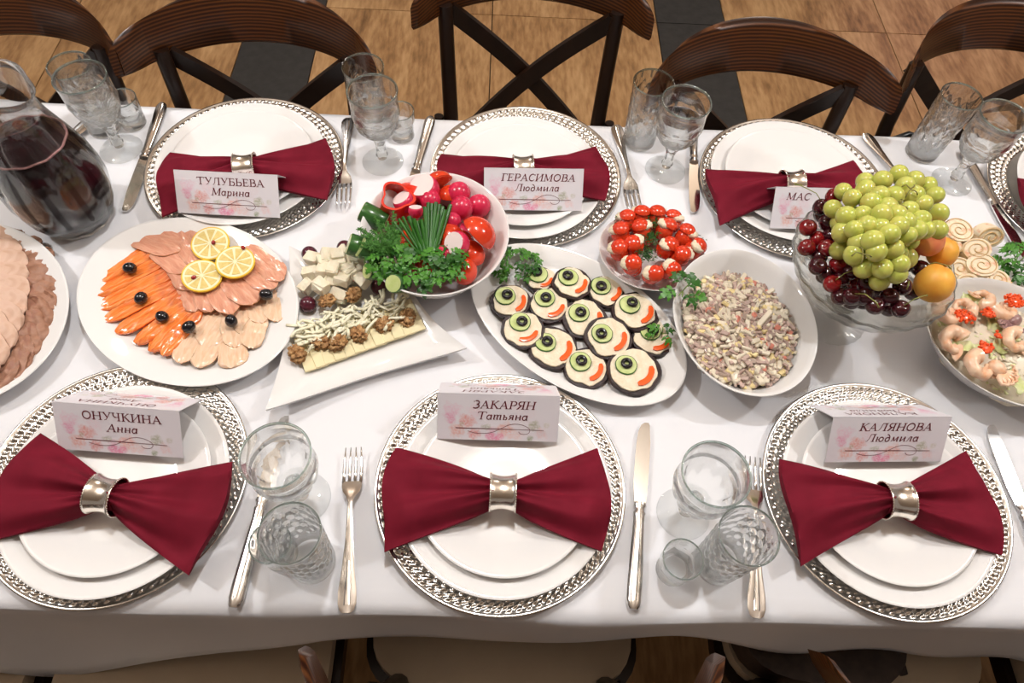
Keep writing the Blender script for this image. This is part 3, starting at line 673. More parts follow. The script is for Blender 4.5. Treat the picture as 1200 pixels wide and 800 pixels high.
g1, g2, g3, g4, g5 = 'silver woven rim charger plates', 'large white dinner plates on the chargers', 'small white plates stacked on the dinner plates', 'burgundy bow napkins', 'metal napkin rings'
for (w, c, p, r, nr, ll, lr, hw, sd, cdv) in SET:
    tag(link('charger_plate', CH, None, (c[0], c[1], TZ + .0012), (0, 0, sd), (1, 1, .62)), f'silver charger plate with woven rim at the {w} setting', 'charger', g1)
    tag(link('dinner_plate', PL1, None, (p[0], p[1], TZ + .0052)), f'larger white plate under the small one at the {w} setting', 'plate', g2)
    tag(link('side_plate', PL2, None, (p[0] + .001, p[1] + .001, TZ + .0102)), f'small white plate on top of the stack at the {w} setting', 'plate', g3)
    tag(link('napkin', napkin_mesh(sd, ll, lr, hw), None, (r[0], r[1], TZ + .0302), (0, 0, R(nr))), f'burgundy cloth napkin pulled into a bow at the {w} setting', 'napkin', g4)
    tag(link('napkin_ring', RG, None, (r[0], r[1], TZ + .0302 + .0188), (0, 0, R(nr))), f'shiny metal ring round the bow napkin at the {w} setting', 'napkin ring', g5)
    if cdv: card(cdv[0], cdv[1], f'folded name card with pink flowers at the {w} setting' if cdv[1] else 'folded name card with pink flowers partly hidden by the fruit bowl', cdv[2], cdv[3], TZ + .0302, R(cdv[4]), cdv[5])

# ------------------------------------------------------------------ cutlery (built along +y: working end at +y, handle end at -y)
def knife_meshes():
    mb = MB(); V = []; F = []
    hp = [(-.118, .0052), (-.115, .0078), (-.108, .0098), (-.09, .0098), (-.05, .0088), (-.01, .0072), (.0, .0074), (.003, .0085), (.006, .0066), (.010, .0066), (.013, .0088), (.017, .0080)]
    for (y, w) in hp:
        for k in range(12):
            a = 2 * pi * k / 12; f = 1.0
            V.append((w * cos(a), y, .0055 + .0048 * sin(a) * (w / .0098) ** .3))
    for i in range(len(hp) - 1):
        for k in range(12): k2 = (k + 1) % 12; F.append((i * 12 + k, i * 12 + k2, i * 12 + 12 + k2, i * 12 + 12 + k))
    F += [tuple(range(11, -1, -1)), tuple((len(hp) - 1) * 12 + k for k in range(12))]
    F = [tuple(reversed(f)) for f in F]
    mb.add(V, F); V, F = tube([(0, -.108, .0098), (0, -.06, .0100), (0, -.012, .0092)], [.0028, .0026, .0018], 6, flat=.5); mb.add(V, F)
    h = mesh('handle', mb.V, mb.F, M['silver'], ang=45)
    pr = [(.015, -.0075, .0075), (.045, -.0105, .0088), (.08, -.0105, .0092), (.105, -.0100, .0090), (.120, -.0085, .0075), (.130, -.0050, .0068), (.134, -.0005, .0050)]
    V = []; F = []
    for (y, a, b) in pr: V += [(a, y, .0035), (b, y, .0030), (b, y, .0055), (a, y, .0045)]
    for i in range(len(pr) - 1):
        for k in range(4): k2 = (k + 1) % 4; F.append((i * 4 + k, i * 4 + 4 + k, i * 4 + 4 + k2, i * 4 + k2))
    F += [(0, 1, 2, 3), tuple(len(pr) * 4 - 4 + k for k in (3, 2, 1, 0))]
    return h, mesh('blade', V, F, M['blade'], ang=30)
def fork_meshes():
    V = []; F = []
    pr = [(-.105, .0050, .003), (-.102, .0085, .003), (-.094, .0112, .0035), (-.080, .0112, .0045), (-.055, .0080, .0065), (-.02, .0048, .010), (.010, .0036, .013), (.028, .0034, .014), (.036, .0055, .0125), (.043, .0105, .010), (.050, .0128, .008), (.058, .0130, .0068)]
    n = 10
    for (y, w, z) in pr:
        for k in range(n): a = 2 * pi * k / n; V.append((w * cos(a), y, z + .0016 * sin(a) + (.0008 * (abs(cos(a)) ** 3))))
    for i in range(len(pr) - 1):
        for k in range(n): k2 = (k + 1) % n; F.append((i * n + k, i * n + n + k, i * n + n + k2, i * n + k2))
    F += [tuple(range(n)), tuple((len(pr) - 1) * n + k for k in range(n - 1, -1, -1))]
    mb = MB(); mb.add(V, F); mb.add(*tube([(0, -.096, .0055), (0, -.075, .0066), (0, -.045, .0092)], [.004, .0035, .0015], 8, flat=.4))
    h = mesh('handle', mb.V, mb.F, M['silver'], ang=50)
    tines = []
    for x in (-.0110, -.0037, .0037, .0110):
        tines.append(mesh('tine', *tube([(x, .056, .0068), (x * 1.02, .07, .0058), (x * 1.0, .09, .0062), (x * .92, .105, .009)], [.0023, .0020, .0017, .0007], 8, flat=.7), M['silver']))
    return h, tines
KN, FK = knife_meshes(), fork_meshes()
def cutlery(kind, a, b, label, group):
    """a = pixel of working end, b = pixel of handle end"""
    A, B = at(*a, .006), at(*b, .006); d = (A - B).normalized(); rz = math.atan2(d.y, d.x) - pi / 2
    L = (A - B).length; full = .252 if kind == 'knife' else .21
    o = -.118 if kind == 'knife' else -.105
    loc = B - d * (o)
    t = thing(kind, label, kind, (loc.x, loc.y, TZ + .0018), rz, group)
    if kind == 'knife': link('handle', KN[0], t); link('blade', KN[1], t)
    else:
        h = link('handle', FK[0], t)
        for me in FK[1]: link('tine', me, t)
    return L
kg, fg = 'silver table knives', 'silver table forks'
cutlery('knife', (757, 478), (742, 714), 'silver knife right of the near centre napkin', kg)
cutlery('knife', (336, 480), (274, 712), 'silver knife mostly hidden behind the near left glasses', kg)
cutlery('knife', (1156, 488), (1245, 715), 'silver knife at the near right edge beside the right charger', kg)
cutlery('knife', (146, 252), (191, 122), 'silver knife left of the far setting behind the fish platter', kg)
cutlery('knife', (470, 262), (505, 138), 'silver knife behind the vegetable bowl', kg)
cutlery('knife', (814, 268), (812, 130), 'silver knife between the tomato bowl and the far right charger', kg)
cutlery('knife', (1192, 285), (1128, 176), 'silver knife beside the pancake rolls at the far right', kg)
cutlery('fork', (416, 502), (406, 718), 'silver fork left of the near centre charger', fg)
cutlery('fork', (880, 514), (887, 724), 'silver fork behind the near right glasses', fg)
cutlery('fork', (403, 231), (408, 138), 'silver fork at the far left, tines toward the vegetable bowl', fg)
cutlery('fork', (742, 236), (722, 146), 'silver fork behind the cherry tomato bowl', fg)
cutlery('fork', (1052, 212), (1014, 156), 'silver fork partly behind the green grapes', fg)
cutlery('fork', (60, 190), (104, 140), 'silver fork partly hidden by the pitcher and far left goblet', fg)

# ------------------------------------------------------------------ glasses
def gob_meshes():
    def flute(r, z, t):
        if .066 < z < .108:
            k = sin((z - .066) / .042 * pi); return r * (1 - .13 * k * (1 - abs(sin(5 * t)) ** .5))
        if .018 < z < .056: return r * (1 + .06 * cos(6 * t))
        return r
    foot = [(0, .0), (.034, .0), (.0355, .0015), (.034, .003), (.018, .005), (.008, .009), (0, .010)]
    stem = [(0, .0102), (.0078, .0103), (.0075, .014), (.0105, .018), (.0085, .023), (.0078, .040), (.0100, .050), (.0125, .055), (.011, .0585), (0, .059)]
    out = [(0, .0592), (.011, .0594), (.016, .064), (.026, .071), (.033, .080), (.0365, .092), (.0378, .104), (.0395, .108), (.0385, .111), (.0385, .125), (.0395, .1495)]
    lip = [(.0402, .1500), (.0404, .1512), (.0399, .1524), (.0391, .1528), (.0383, .1520), (.0379, .1510), (.0377, .1495)]
    inn = [(.0362, .125), (.0362, .111), (.0355, .100), (.0335, .090), (.029, .080), (.021, .072), (.010, .068), (0, .067)]
    rim = lip + [lip[0]]
    rim = [((r - .039) * 1.06 + .039, z) for r, z in rim]
    return [('bowl', mesh('bowl', *lathe(out + lip + inn, 60, flute), M['glass'], ang=70)), ('stem', mesh('stem', *lathe(stem, 36, flute), M['glass'], ang=70)), ('foot', mesh('foot', *lathe(foot, 48), M['footglass'], ang=70)), ('rim', mesh('rim', *lathe(rim, 60), M['rimglass']))]
def high_meshes():
    def dia(r, z, t):
        if .012 < z < .118: return r - .0011 * (max(0, sin(12 * t + z * 260)) ** .7 + max(0, sin(12 * t - z * 260)) ** .7) * min(1, (z - .012) / .01, (.118 - z) / .01)
        return r
    out = [(0, 0), (.026, 0), (.0285, .002)] + [(.0285 + .0055 * z / .125, z) for z in [.006 + .003 * k for k in range(39)]] + [(.0342, .128)]
    rim = [(.0342, .128), (.0346, .1295), (.0340, .1308), (.0330, .1298), (.0326, .128)]
    inn = [(.0326, .128), (.030, .06), (.0268, .012), (.022, .009), (0, .008)]
    return [('body', mesh('body', *lathe(out + rim[1:] + inn[1:], 96, dia), M['glass'], ang=70)), ('rim', mesh('rim', *lathe([((r - .0336) * 1.08 + .0336, z) for r, z in rim + rim[:1]], 60), M['rimglass']))]
def shot_meshes():
    def hx(r, z, t):
        if .006 < z < .035: return r * (1 - .09 * abs(cos(3 * t)))
        return r
    out = [(0, 0), (.019, 0), (.021, .002), (.0215, .008), (.022, .02), (.0228, .034), (.0240, .038), (.0246, .056)]
    rim = [(.0246, .056), (.0248, .0572), (.0242, .058), (.0234, .0572), (.0232, .056)]
    inn = [(.0232, .056), (.0215, .036), (.018, .018), (.014, .012), (0, .011)]
    return [('body', mesh('body', *lathe(out + rim[1:] + inn[1:], 48, hx), M['glass'], ang=70)), ('rim', mesh('rim', *lathe([((r - .024) * 1.1 + .024, z) for r, z in rim + rim[:1]], 48), M['rimglass']))]
GM = {'goblet': gob_meshes(), 'highball_glass': high_meshes(), 'shot_glass': shot_meshes()}
def glass(kind, px, label, group, rz=0):
    p = at(*px, 0); t = thing(kind, label, 'glass', (p.x, p.y, TZ + .0015), rz, group)
    for nm, me in GM[kind]: link(nm, me, t)
gg, gh, gs = 'stemmed glass goblets', 'cut highball glasses', 'small shot glasses'
for px, lb in (((143, 176), 'far left goblet between the pitcher and the burgundy bow'), ((449, 190), 'goblet behind the vegetable bowl'), ((779, 200), 'goblet standing behind the tomato bowl'),
               ((1114, 214), 'far right goblet behind the green grapes'), ((356, 584), 'goblet by the near left setting below the cheese plate'), ((800, 602), 'goblet by the near right setting below the eggplant platter')):
    glass('goblet', px, 'clear stemmed ' + lb, gg, .3)
for px, lb in (((124, 150), 'behind the far left goblet'), ((437, 150), 'behind the goblet beyond the vegetable bowl'), ((748, 166), 'left of the goblet beyond the tomato bowl'),
               ((1078, 180), 'left of the far right goblet'), ((367, 658), 'overlapping the near left goblet'), ((838, 660), 'overlapping the near right goblet')):
    glass('highball_glass', px, 'clear diamond-cut highball glass ' + lb, gh)
for px, lb in (((158, 146), 'beside the far left goblet'), ((472, 160), 'beside the goblet beyond the vegetable bowl'), ((330, 650), 'left of the near left highball glass'), ((787, 668), 'left of the near right highball glass')):
    glass('shot_glass', px, 'small clear shot glass ' + lb, gs)

# pitcher of dark juice
pp = at(93, 253, 0)
pt_ = thing('pitcher', 'tall clear glass pitcher holding dark juice at the far left', 'pitcher', (pp.x, pp.y, TZ + .0015), R(-20)); pt_.scale = (1, 1, 1.08)
def pf(r, z, t):
    return r * (1 + .016 * cos(12 * t) * max(0, min(1, (.17 - z) / .05)))
def spout(r, z, t):
    r = pf(r, z, t)
    if z > .20: r += .022 * ((z - .20) / .035) ** 1.5 * max(0, cos(t)) ** 8
    return r
outp = [(0, 0), (.050, 0), (.053, .002), (.058, .012), (.068, .035), (.0735, .060), (.0735, .085), (.0690, .115), (.0600, .145), (.0500, .172), (.0455, .190), (.0450, .205), (.0475, .222), (.0500, .236)]
inp = [(.0500, .236), (.0506, .2385), (.0492, .2400), (.0475, .2385), (.0452, .222), (.0428, .205), (.0433, .190), (.0476, .172), (.0576, .145), (.0666, .115), (.0711, .085), (.0711, .060), (.0656, .035), (.055, .014), (.048, .008), (0, .007)]
link('body', mesh('body', *lathe(outp + inp[1:], 96, spout), M['pitcher'], ang=70), pt_)
hd = [(-.046, 0, .215), (-.062, 0, .224), (-.086, 0, .218), (-.104, 0, .195), (-.112, 0, .16), (-.108, 0, .125), (-.094, 0, .098), (-.074, 0, .085)]
link('handle', mesh('handle', *tube(hd, [.008, .009, .0095, .009, .0085, .008, .008, .009], 12), M['pitcher']), pt_)
jl = [(0, .0085), (.047, .0095), (.0545, .016), (.0650, .036), (.0703, .060), (.0703, .085), (.0658, .115), (.0580, .141), (.0555, .1475), (.052, .1465), (0, .1465)]
j = link('juice', mesh('juice', *lathe(jl, 64, lambda r, z, t: r * (1 + .014 * cos(12 * t)) * .995), M['juice']), None, (pp.x, pp.y, TZ + .0015), (0, 0, R(200)), (1, 1, 1.08))
tag(j, 'dark red berry juice filling the glass pitcher', 'juice')
mbf = MB(); mbf.add(*lathe([(.0535, .1472), (.0565, .1470), (.0572, .1482), (.0560, .1492), (.0530, .1482), (.0535, .1472)], 96, lambda r, z, t: r * (1 + .014 * cos(12 * t)) * (1 + (.010 * noise.noise(Vector((cos(t) * 14, sin(t) * 14, z * 60)))) if r < .0560 else r * (1 + .014 * cos(12 * t))) if r < .054 else r * (1 + .014 * cos(12 * t)) * .992))
fo = mbf.build('foam_ring', M['foam'], None, loc=(pp.x, pp.y, TZ + .0015), rot=(0, 0, R(200))); fo.parent = j; fo.location = (0, 0, 0); fo.rotation_euler = (0, 0, 0)

# ------------------------------------------------------------------ dishes
def oval_dish(name, label, cat, c, a, b, rot, h, rimw, thick=.004, grp=None, m='china', deep=False):
    if deep:   # bowl
        p = [(0, .0), (.45, .0), (.50, .0), (.52, .004 / h * h)]
        pr = [(0, .002), (.42, .002), (.44, 0), (.50, 0), (.52, .004)] + [(.52 + .465 * (k / 8) ** .62, .004 + (h - .006) * (k / 8)) for k in range(1, 9)] + [(1.0, h - .0008), (.995, h), (.975, h - .001)]
        pr += [(.52 + .435 * (k / 8) ** .62, .009 + (h - .012) * (k / 8)) for k in range(7, -1, -1)] + [(.4, .0075), (0, .007)]
    else:
        w = 1 - rimw
        pr = [(0, .0015), (w * .86, .0015), (w * .88, 0), (w * .94, 0), (w * .97, .003), (.97, h - thick), (.995, h - .0022), (1, h - .0010), (.996, h), (.975, h - .0006), (w + .03, .0085), (w, .0066), (w - .05, .0052), (w * .5, .005), (0, .005)]
    V, F = lathe([(r, z) for r, z in pr], 96, None, a, b)
    o = link(name, mesh(name, V, F, M[m], ang=70), None, (c[0], c[1], TZ + .0015), (0, 0, R(rot)))
    return tag(o, label, cat, grp)
def on(px, py, h): v = at(px, py, h); return v
def piece(name, me, loc, rot, label, cat, group, scale=None):
    return tag(link(name, me, None, loc, rot, scale), label, cat, group)

# fish platter -------------------------------------------------------
oval_dish('serving_platter', 'large white oval platter carrying the orange and pink fish', 'platter', (-.470, .268), .176, .137, -32, .024, .30)
def fish_slice(L, w, seed, mt, edge, wav=.0012, th=.0035, taper=.45):
    """thin sheet with a ragged outline, ruffled along its length"""
    nu, nv = 22, 8; V = []; F = []
    N = lambda a, b, c: noise.noise(Vector((a, b, c)))
    for top in (1, 0):
        for i in range(nu + 1):
            u = -1 + 2 * i / nu; cap = max(.12, 1 - abs(u) ** 4.5) ** .5
            hw = w / 2 * cap * (1 - taper * .3 * (u + 1)) * (1 + .10 * N(u * 2.5, seed, 0))
            for j in range(nv + 1):
                v = -1 + 2 * j / nv
                x = u * L / 2 * (1 - .05 * v * v) + .0012 * N(v * 3, seed, 5); y = v * hw + .0025 * sin(u * 1.6 + seed) + .0008 * N(u * 9, v * 2, seed)
                z = wav * (N(u * 2.2, v * 2.6, seed) * 1.2 + .55 * sin(v * 7 + seed + u) + .5 * N(u * 7, v * 3, seed))
                e = max(abs(v), abs(u)) ; z += th * (1 - .5 * e ** 6) if top else 0
                V.append((x, y, z if top else min(z, z)))
    o = (nu + 1) * (nv + 1); fm = []
    for i in range(nu):
        for j in range(nv):
            a = i * (nv + 1) + j; b = a + nv + 1; F += [(a, b, b + 1, a + 1), (o + a, o + a + 1, o + b + 1, o + b)]; fm += [0, 0]
    for j in range(nv): a = nu * (nv + 1) + j; F += [(a, o + a, o + a + 1, a + 1), (j, j + 1, o + j + 1, o + j)]; fm += [1, 1]
    for i in range(nu): a = i * (nv + 1); b = a + nv + 1; F += [(a, o + a, o + b, b), (a + nv, b + nv, o + b + nv, o + a + nv)]; fm += [1, 1]
    return mesh('fish_slice', V, F, [mt, edge], True, fm, 60)
SAL = [((107, 330), (200, 283), .024), ((108, 346), (206, 300), .024), ((116, 363), (212, 313), .024), ((124, 378), (216, 326), .023), ((139, 391), (222, 338), .023), ((160, 402), (228, 347), .023), ((176, 411), (232, 355), .022), ((191, 416), (238, 364), .021)]
for i, (a, b, w) in enumerate(SAL):
    A, B = at(*a, .012), at(*b, .016); d = B - A; L = d.length
    me = fish_slice(L * 1.04, w * 1.45, i, M['salmon'], M['salmonskin'], .0024, .005, .3)
    z = TZ + .0115 + .0006 * i
    piece('salmon_slice', me, ((A.x + B.x) / 2, (A.y + B.y) / 2, z), (R(-7), R(-2), math.atan2(d.y, d.x)), f'orange salmon strip, {ordi(i)} from the back of the fan', 'fish slice', 'orange salmon strips')
PK = [(186, 283, 62, 34, 155), (200, 300, 66, 32, 140), (212, 318, 60, 30, 125), (226, 292, 50, 36, 120), (224, 350, 40, 26, 110), (240, 345, 52, 28, 105), (262, 345, 60, 34, 112), (282, 336, 62, 36, 128), (302, 322, 62, 32, 140), (312, 312, 62, 30, 135)]
PLx = [(302, 360, 40, 26, 105), (328, 356, 44, 28, 82), (285, 372, 40, 24, 95), (268, 375, 40, 26, 100), (238, 372, 44, 28, 60), (252, 386, 50, 30, 55), (276, 388, 42, 26, 85), (300, 390, 40, 26, 78), (222, 408, 42, 24, 65), (243, 412, 44, 26, 70), (272, 416, 34, 34, 90)]
def px_slices(lst, mt, nm, what, cat, grp, z0, dz, wv=.0014):
    pts = [(p[0], p[1]) for p in lst]; lb = rowlabels(pts, 2, what, 'of the platter fan')
    for i, (x, y, l, w, ang) in enumerate(lst):
        P = at(x, y, .014); Q = at(x + 10 * cos(R(ang)), y - 10 * sin(R(ang)), .014); S = at(x - 10 * sin(R(ang)), y - 10 * cos(R(ang)), .014)
        kx, ky = (Q - P).length / 10, (S - P).length / 10; d = Q - P
        me = fish_slice(l * kx, w * ky, i + 20, mt, M['fishedge'], wv, .003, .0)
        piece(nm, me, (P.x, P.y, z0 + dz * i), (R(4), R(5), math.atan2(d.y, d.x)), lb[i], cat, grp)
px_slices(PLx, M['palefish'], 'fish_slice', 'pale peach smoked fish slice', 'fish slice', 'pale smoked fish slices', TZ + .0125, .0004)
px_slices(PK, M['pinkfish'], 'fish_slice', 'pink smoked fish slice', 'fish slice', 'pink smoked fish slices', TZ + .0165, .0007)
def lemon(label, px, py, z, tilt, r=.0285):
    P = at(px, py, z - TZ); t = thing('lemon_slice', label, 'lemon slice', (P.x, P.y, z), tilt, 'lemon slices on the fish platter')
    O = [(r * cos(2 * pi * k / 36), r * 1.03 * sin(2 * pi * k / 36)) for k in range(36)]
    V, F = slab(O, 0, .003, .01); link('rind', mesh('rind', V, F, M['lemonrind'], ang=50), t)
    O = [(x * .93, y * .93) for x, y in O]; V, F = slab(O, .0028, .0035); link('pith', mesh('pith', V, F, M['lemonpith'], ang=50), t)
    for k in range(9):
        a = 2 * pi * k / 9; O = [(.0008 + 0, 0)]
        seg = [(r * .09, 0)] + [(r * .83 * cos(R(q)), r * .83 * sin(R(q))) for q in (-15, -8, 0, 8, 15)]
        V = [(x, y, .0041) for x, y in seg] + [(x, y, .003) for x, y in seg]; n = len(seg)
        F = [tuple(range(n))] + [(j, j + n, (j + 1) % n + n, (j + 1) % n) for j in range(n)]
        link('segment', ME.setdefault(('lem', r), mesh('segment', V, F, M['lemonflesh'], False)), t, rot=(0, 0, a))
lemon('lemon slice at the back left of the trio on the fish', 247, 286, TZ + .0285, (R(8), 0, .3))
lemon('lemon slice at the front left of the trio on the fish', 237, 324, TZ + .031, (R(6), R(4), .9))
lemon('lemon slice at the right of the trio, lying over the others', 276, 308, TZ + .0345, (R(2), R(5), .1))
for px, py, lb, zz in ((250, 284, 'back left', .034), (285, 290, 'right', .040), (227, 325, 'front left', .037)):
    P = at(px, py, zz); piece('pomegranate_seed', ME.setdefault('pom', mesh('pomegranate_seed', *blob(.0042, .0034, .003, 10, 6), M['pomseed'])), (P.x, P.y, TZ + zz), (0, 0, px), f'red pomegranate seed on the {lb} lemon slice', 'seed', 'pomegranate seeds on the lemon')
def olive_mesh():
    V, F = blob(.0105, .0088, .0088, 16, 10)
    V2 = [(x - (.004 * max(0, 1 - (y * y + z * z) / .000012) if x > 0 else 0), y, z) for x, y, z in V]
    return mesh('black_olive', V2, F, M['olive'])
OM = olive_mesh()
OLV = [(152, 314, 'topmost olive on the salmon'), (165, 349, 'second olive down on the salmon'), (190, 371, 'third olive down on the salmon'), (221, 383, 'olive between the salmon and the pale fish'), (271, 376, 'olive standing among the pale fish slices'), (312, 345, 'olive at the right end of the pink fish')]
for i, (x, y, l) in enumerate(OLV):
    zz = .0265 if i < 3 else .030
    P = at(x, y, zz); piece('black_olive', OM, (P.x, P.y, TZ + zz), (0, R(4 * i if i != 4 else 70), i * 1.3), 'black pitted ' + l, 'olive', 'black olives on the fish')

# meat platter ---------------------------------------------------------
oval_dish('serving_platter', 'large white oval platter of sliced meat at the left edge', 'platter', (-.800, .233), .182, .150, -38, .024, .28)
TG = [(22, 283), (42, 290), (56, 303), (62, 318), (64, 336), (65, 352), (64, 368), (60, 384), (54, 400), (46, 416), (36, 431), (22, 443)]
for i, (x, y) in enumerate(TG):
    P = at(x - 17, y, .014); ang = R(50 - 15 * i)
    me = fish_slice(.060, .034, i + 60, M['meatbrown'], M['meatbrown'], .003, .005, 0)
    piece('meat_slice', me, (P.x, P.y, TZ + .0135 + .0004 * i), (R(8), R(4), ang), f'brown tongue slice, {ordi(i)} from the back of the outer ring', 'meat slice', 'brown tongue slices')
PT = [(0, 285), (10, 296), (18, 309), (20, 324), (22, 340), (22, 356), (20, 373), (16, 390), (10, 406), (2, 422), (-6, 436)]
for i, (x, y) in enumerate(PT):
    P = at(x - 12, y, .022); ang = R(25 - 9 * i)
    me = fish_slice(.092, .046, i + 90, M['meatpale'], M['meatpale'], .002, .004, -.3)
    piece('meat_slice', me, (P.x - .014, P.y, TZ + .0215 + .0009 * i), (R(6), R(4), ang), f'pale roast meat slice, {ordi(i)} from the back of the inner fan', 'meat slice', 'pale roast meat slices')

# cheese plate ---------------------------------------------------------
def cheese_plate():
    C = [Vector((-.320, .083)), Vector((-.055, .192)), Vector((-.165, .335)), Vector((-.338, .365))]
    cen = sum(C, Vector((0, 0))) / 4; P = []
    for i in range(4):
        a, b = C[i], C[(i + 1) % 4]; n = Vector((-(b - a).y, (b - a).x)).normalized()
        for k in range(12):
            t = k / 12; q = a.lerp(b, t) + n * (.010 * sin(pi * t)); P.append((q.x - cen.x, q.y - cen.y))
    V = []; F = []; m_ = len(P)
    # z rises toward the rim, most at the corners
    def h(x, y, s): 
        cr_ = max(0, (math.hypot(x, y) * s - .07) / .10); return .006 + (.009 * max(0, (s - .72) / .28) ** 1.6) + .012 * cr_ ** 2 * (s > .7)
    ss = [0, .4, .70, .80, .9, .97, 1.0]
    top = [[len(V) + 0]]; V.append((0, 0, .006))
    for s_ in ss[1:]:
        r_ = []
        for (x, y) in P: r_.append(len(V)); V.append((x * s_, y * s_, h(x, y, s_)))
        top.append(r_)
    for s_ in (.995, .86, .72, .68):
        r_ = []
        for (x, y) in P: r_.append(len(V)); V.append((x * s_, y * s_, (h(x, y, s_) - .0045) if s_ > .75 else 0))
        top.append(r_)
    top.append([len(V)]); V.append((0, 0, .001))
    for a, b in zip(top, top[1:]):
        for k in range(m_):
            k2 = (k + 1) % m_
            if len(a) == 1: F.append((a[0], b[k], b[k2]))
            elif len(b) == 1: F.append((a[k], b[0], a[k2]))
            else: F.append((a[k], b[k], b[k2], a[k2]))
    o = link('cheese_plate', mesh('cheese_plate', V, F, M['china'], ang=60), None, (cen.x, cen.y, TZ + .0015))
    tag(o, 'white four-cornered plate of cheese and walnuts below the vegetable bowl', 'plate')
cheese_plate()
A, B = at(364, 412, .014), at(478, 372, .014); dv = (B - A); ang = math.atan2(dv.y, dv.x)
for i in range(11):
    q = A.lerp(B, i / 10); me = ME.setdefault('chs', mesh('cheese_slice', *box(-.0165, .0165, -.030, .030, 0, .0030, .0008), M['slicech'], False))
    piece('cheese_slice', me, (q.x, q.y, TZ + .0115 + .0007 * (i % 2) + .0003 * i), (0, R(5), ang + R(2 * sin(i * 2))), f'yellow cheese slice, {ordi(i)} from left of the foremost row', 'cheese slice', 'yellow cheese slices')
CB = [(165, 148), (228, 158), (285, 128), (322, 118), (372, 168), (418, 188), (150, 222), (212, 215), (270, 205), (345, 222), (130, 290), (205, 290), (262, 262), (315, 255), (420, 258), (300, 340), (352, 200), (240, 130), (290, 175), (385, 215)]
cb = [(330 + x / 4.444, 270 + y / 4.444) for x, y in CB]; lb = rowlabels(cb, 5, 'crumbly white cheese cube', 'of heap')
fm_ = []
for q in range(4):
    V, F = box(-.0085, .0085, -.0070, .0070, -.0060, .0060, .0012); random.seed(q); V = [(x + random.uniform(-.0012, .0012), y + random.uniform(-.0012, .0012), z + random.uniform(-.001, .001)) for x, y, z in V]
    fm_.append(mesh('cheese_cube', V, F, M['feta'], False))
random.seed(11)
for i, (x, y) in enumerate(cb):
    d = math.hypot((x - 392) / 45, (y - 318) / 34); zz = .018 + .020 * max(0, 1 - d * d) + .005 * (i % 3)
    P = at(x, y, zz)
    piece('cheese_cube', fm_[i % 4], (P.x, P.y, TZ + zz), (random.uniform(-.4, .4), random.uniform(-.4, .4), random.uniform(0, 3)), lb[i], 'cheese cube', 'white cheese cubes', random.uniform(1.2, 1.5))
# hidden supporting cubes keep the heap solid
for i, (x, y) in enumerate(((372, 305), (400, 312), (388, 328), (412, 326))):
    P = at(x, y, .013); piece('cheese_cube', fm_[i % 4], (P.x, P.y, TZ + .0145), (0, 0, i), f'white cheese cube buried at the {side(2 * i + 1)} under the heap', 'cheese cube', 'buried white cheese cubes', 1.25)
for x, y, l, zz in ((363, 298, 'at the back left of the cheese cubes', .018), (404, 291, 'behind the cheese cubes', .018), (361, 357, 'left of the walnuts on the cheese plate', .018), (444, 336, 'under the rim of the vegetable bowl', .018)):
    P = at(x, y, zz); piece('dark_grape', ME.setdefault('dgr', mesh('dark_grape', *blob(.0125, .0125, .0125, 20, 12), M['darkgrape'])), (P.x, P.y, TZ + zz + .001), (0, 0, 0), 'dark red grape ' + l, 'grape', 'dark grapes on the cheese plate')
mb = MB(); random.seed(5)
for i in range(125):
    t = random.random(); x = 352 + 118 * t + random.uniform(-3, 3); y = 389 - 30 * t + random.uniform(-16, 14)
    if t < .25: y += 4
    zz = .016 + .012 * random.random(); P = at(x, y, zz) - Vector((0, 0, TZ)); a = random.gauss(.6, .7); L = random.uniform(.008, .022); b_ = random.uniform(-.5, .5)
    pts = [P + Vector((cos(a + b_ * s) * L * s, sin(a + b_ * s) * L * s, .003 * cos(3 * s + i))) for s in (-1, -.4, .3, 1)]
    mb.add(*tube(pts, random.uniform(.0018, .0029), 6, True, .6))
o = mb.build('string_cheese', M['string'], None, loc=(0, 0, TZ)); tag(o, 'heap of pale string cheese strands between cubes and walnuts', 'string cheese', None, 'stuff')
def walnut(seed):
    V = []; F = []; n = 40; mth = 26
    prof = [(0, -1)] + [(sin(pi * j / mth), -cos(pi * j / mth)) for j in range(1, mth)] + [(0, 1)]
    V, F = lathe(prof, n); O = []
    for v in V:
        v = Vector(v); g = noise.noise(v * 2.2 + Vector((seed, 0, 0))); rg = 1 - abs(noise.noise(v * 2.6 + Vector((0, seed, 0)))) * 3.2
        s_ = .84 + .34 * rg + .15 * g - .28 * math.exp(-(v.x / .13) ** 2)
        O.append((v.x * .0138 * s_, v.y * .0115 * s_, v.z * .0080 * s_))
    return mesh('walnut_half', O, F, M['walnut'])
WN = [walnut(k) for k in range(3)]
WP = [(383, 352), (414, 345), (348, 414), (376, 400), (396, 401), (420, 391), (450, 380), (477, 372)]
WL = ['walnut half left of the pair above the string cheese', 'walnut half right of the pair above the string cheese', 'walnut half at the far left corner of the cheese slices'] + [f'walnut half, {ordi(i)} from left along the cheese slices' for i in range(1, 6)]
for i, (x, y) in enumerate(WP):
    zz = .030 if i < 2 else .022; P = at(x, y, zz)
    piece('walnut_half', WN[i % 3], (P.x, P.y, TZ + zz - .0005), (R(10), R(-8), i * 1.1), 'brown ' + WL[i], 'walnut', 'walnut halves', (1.06 if i > 1 else .95))

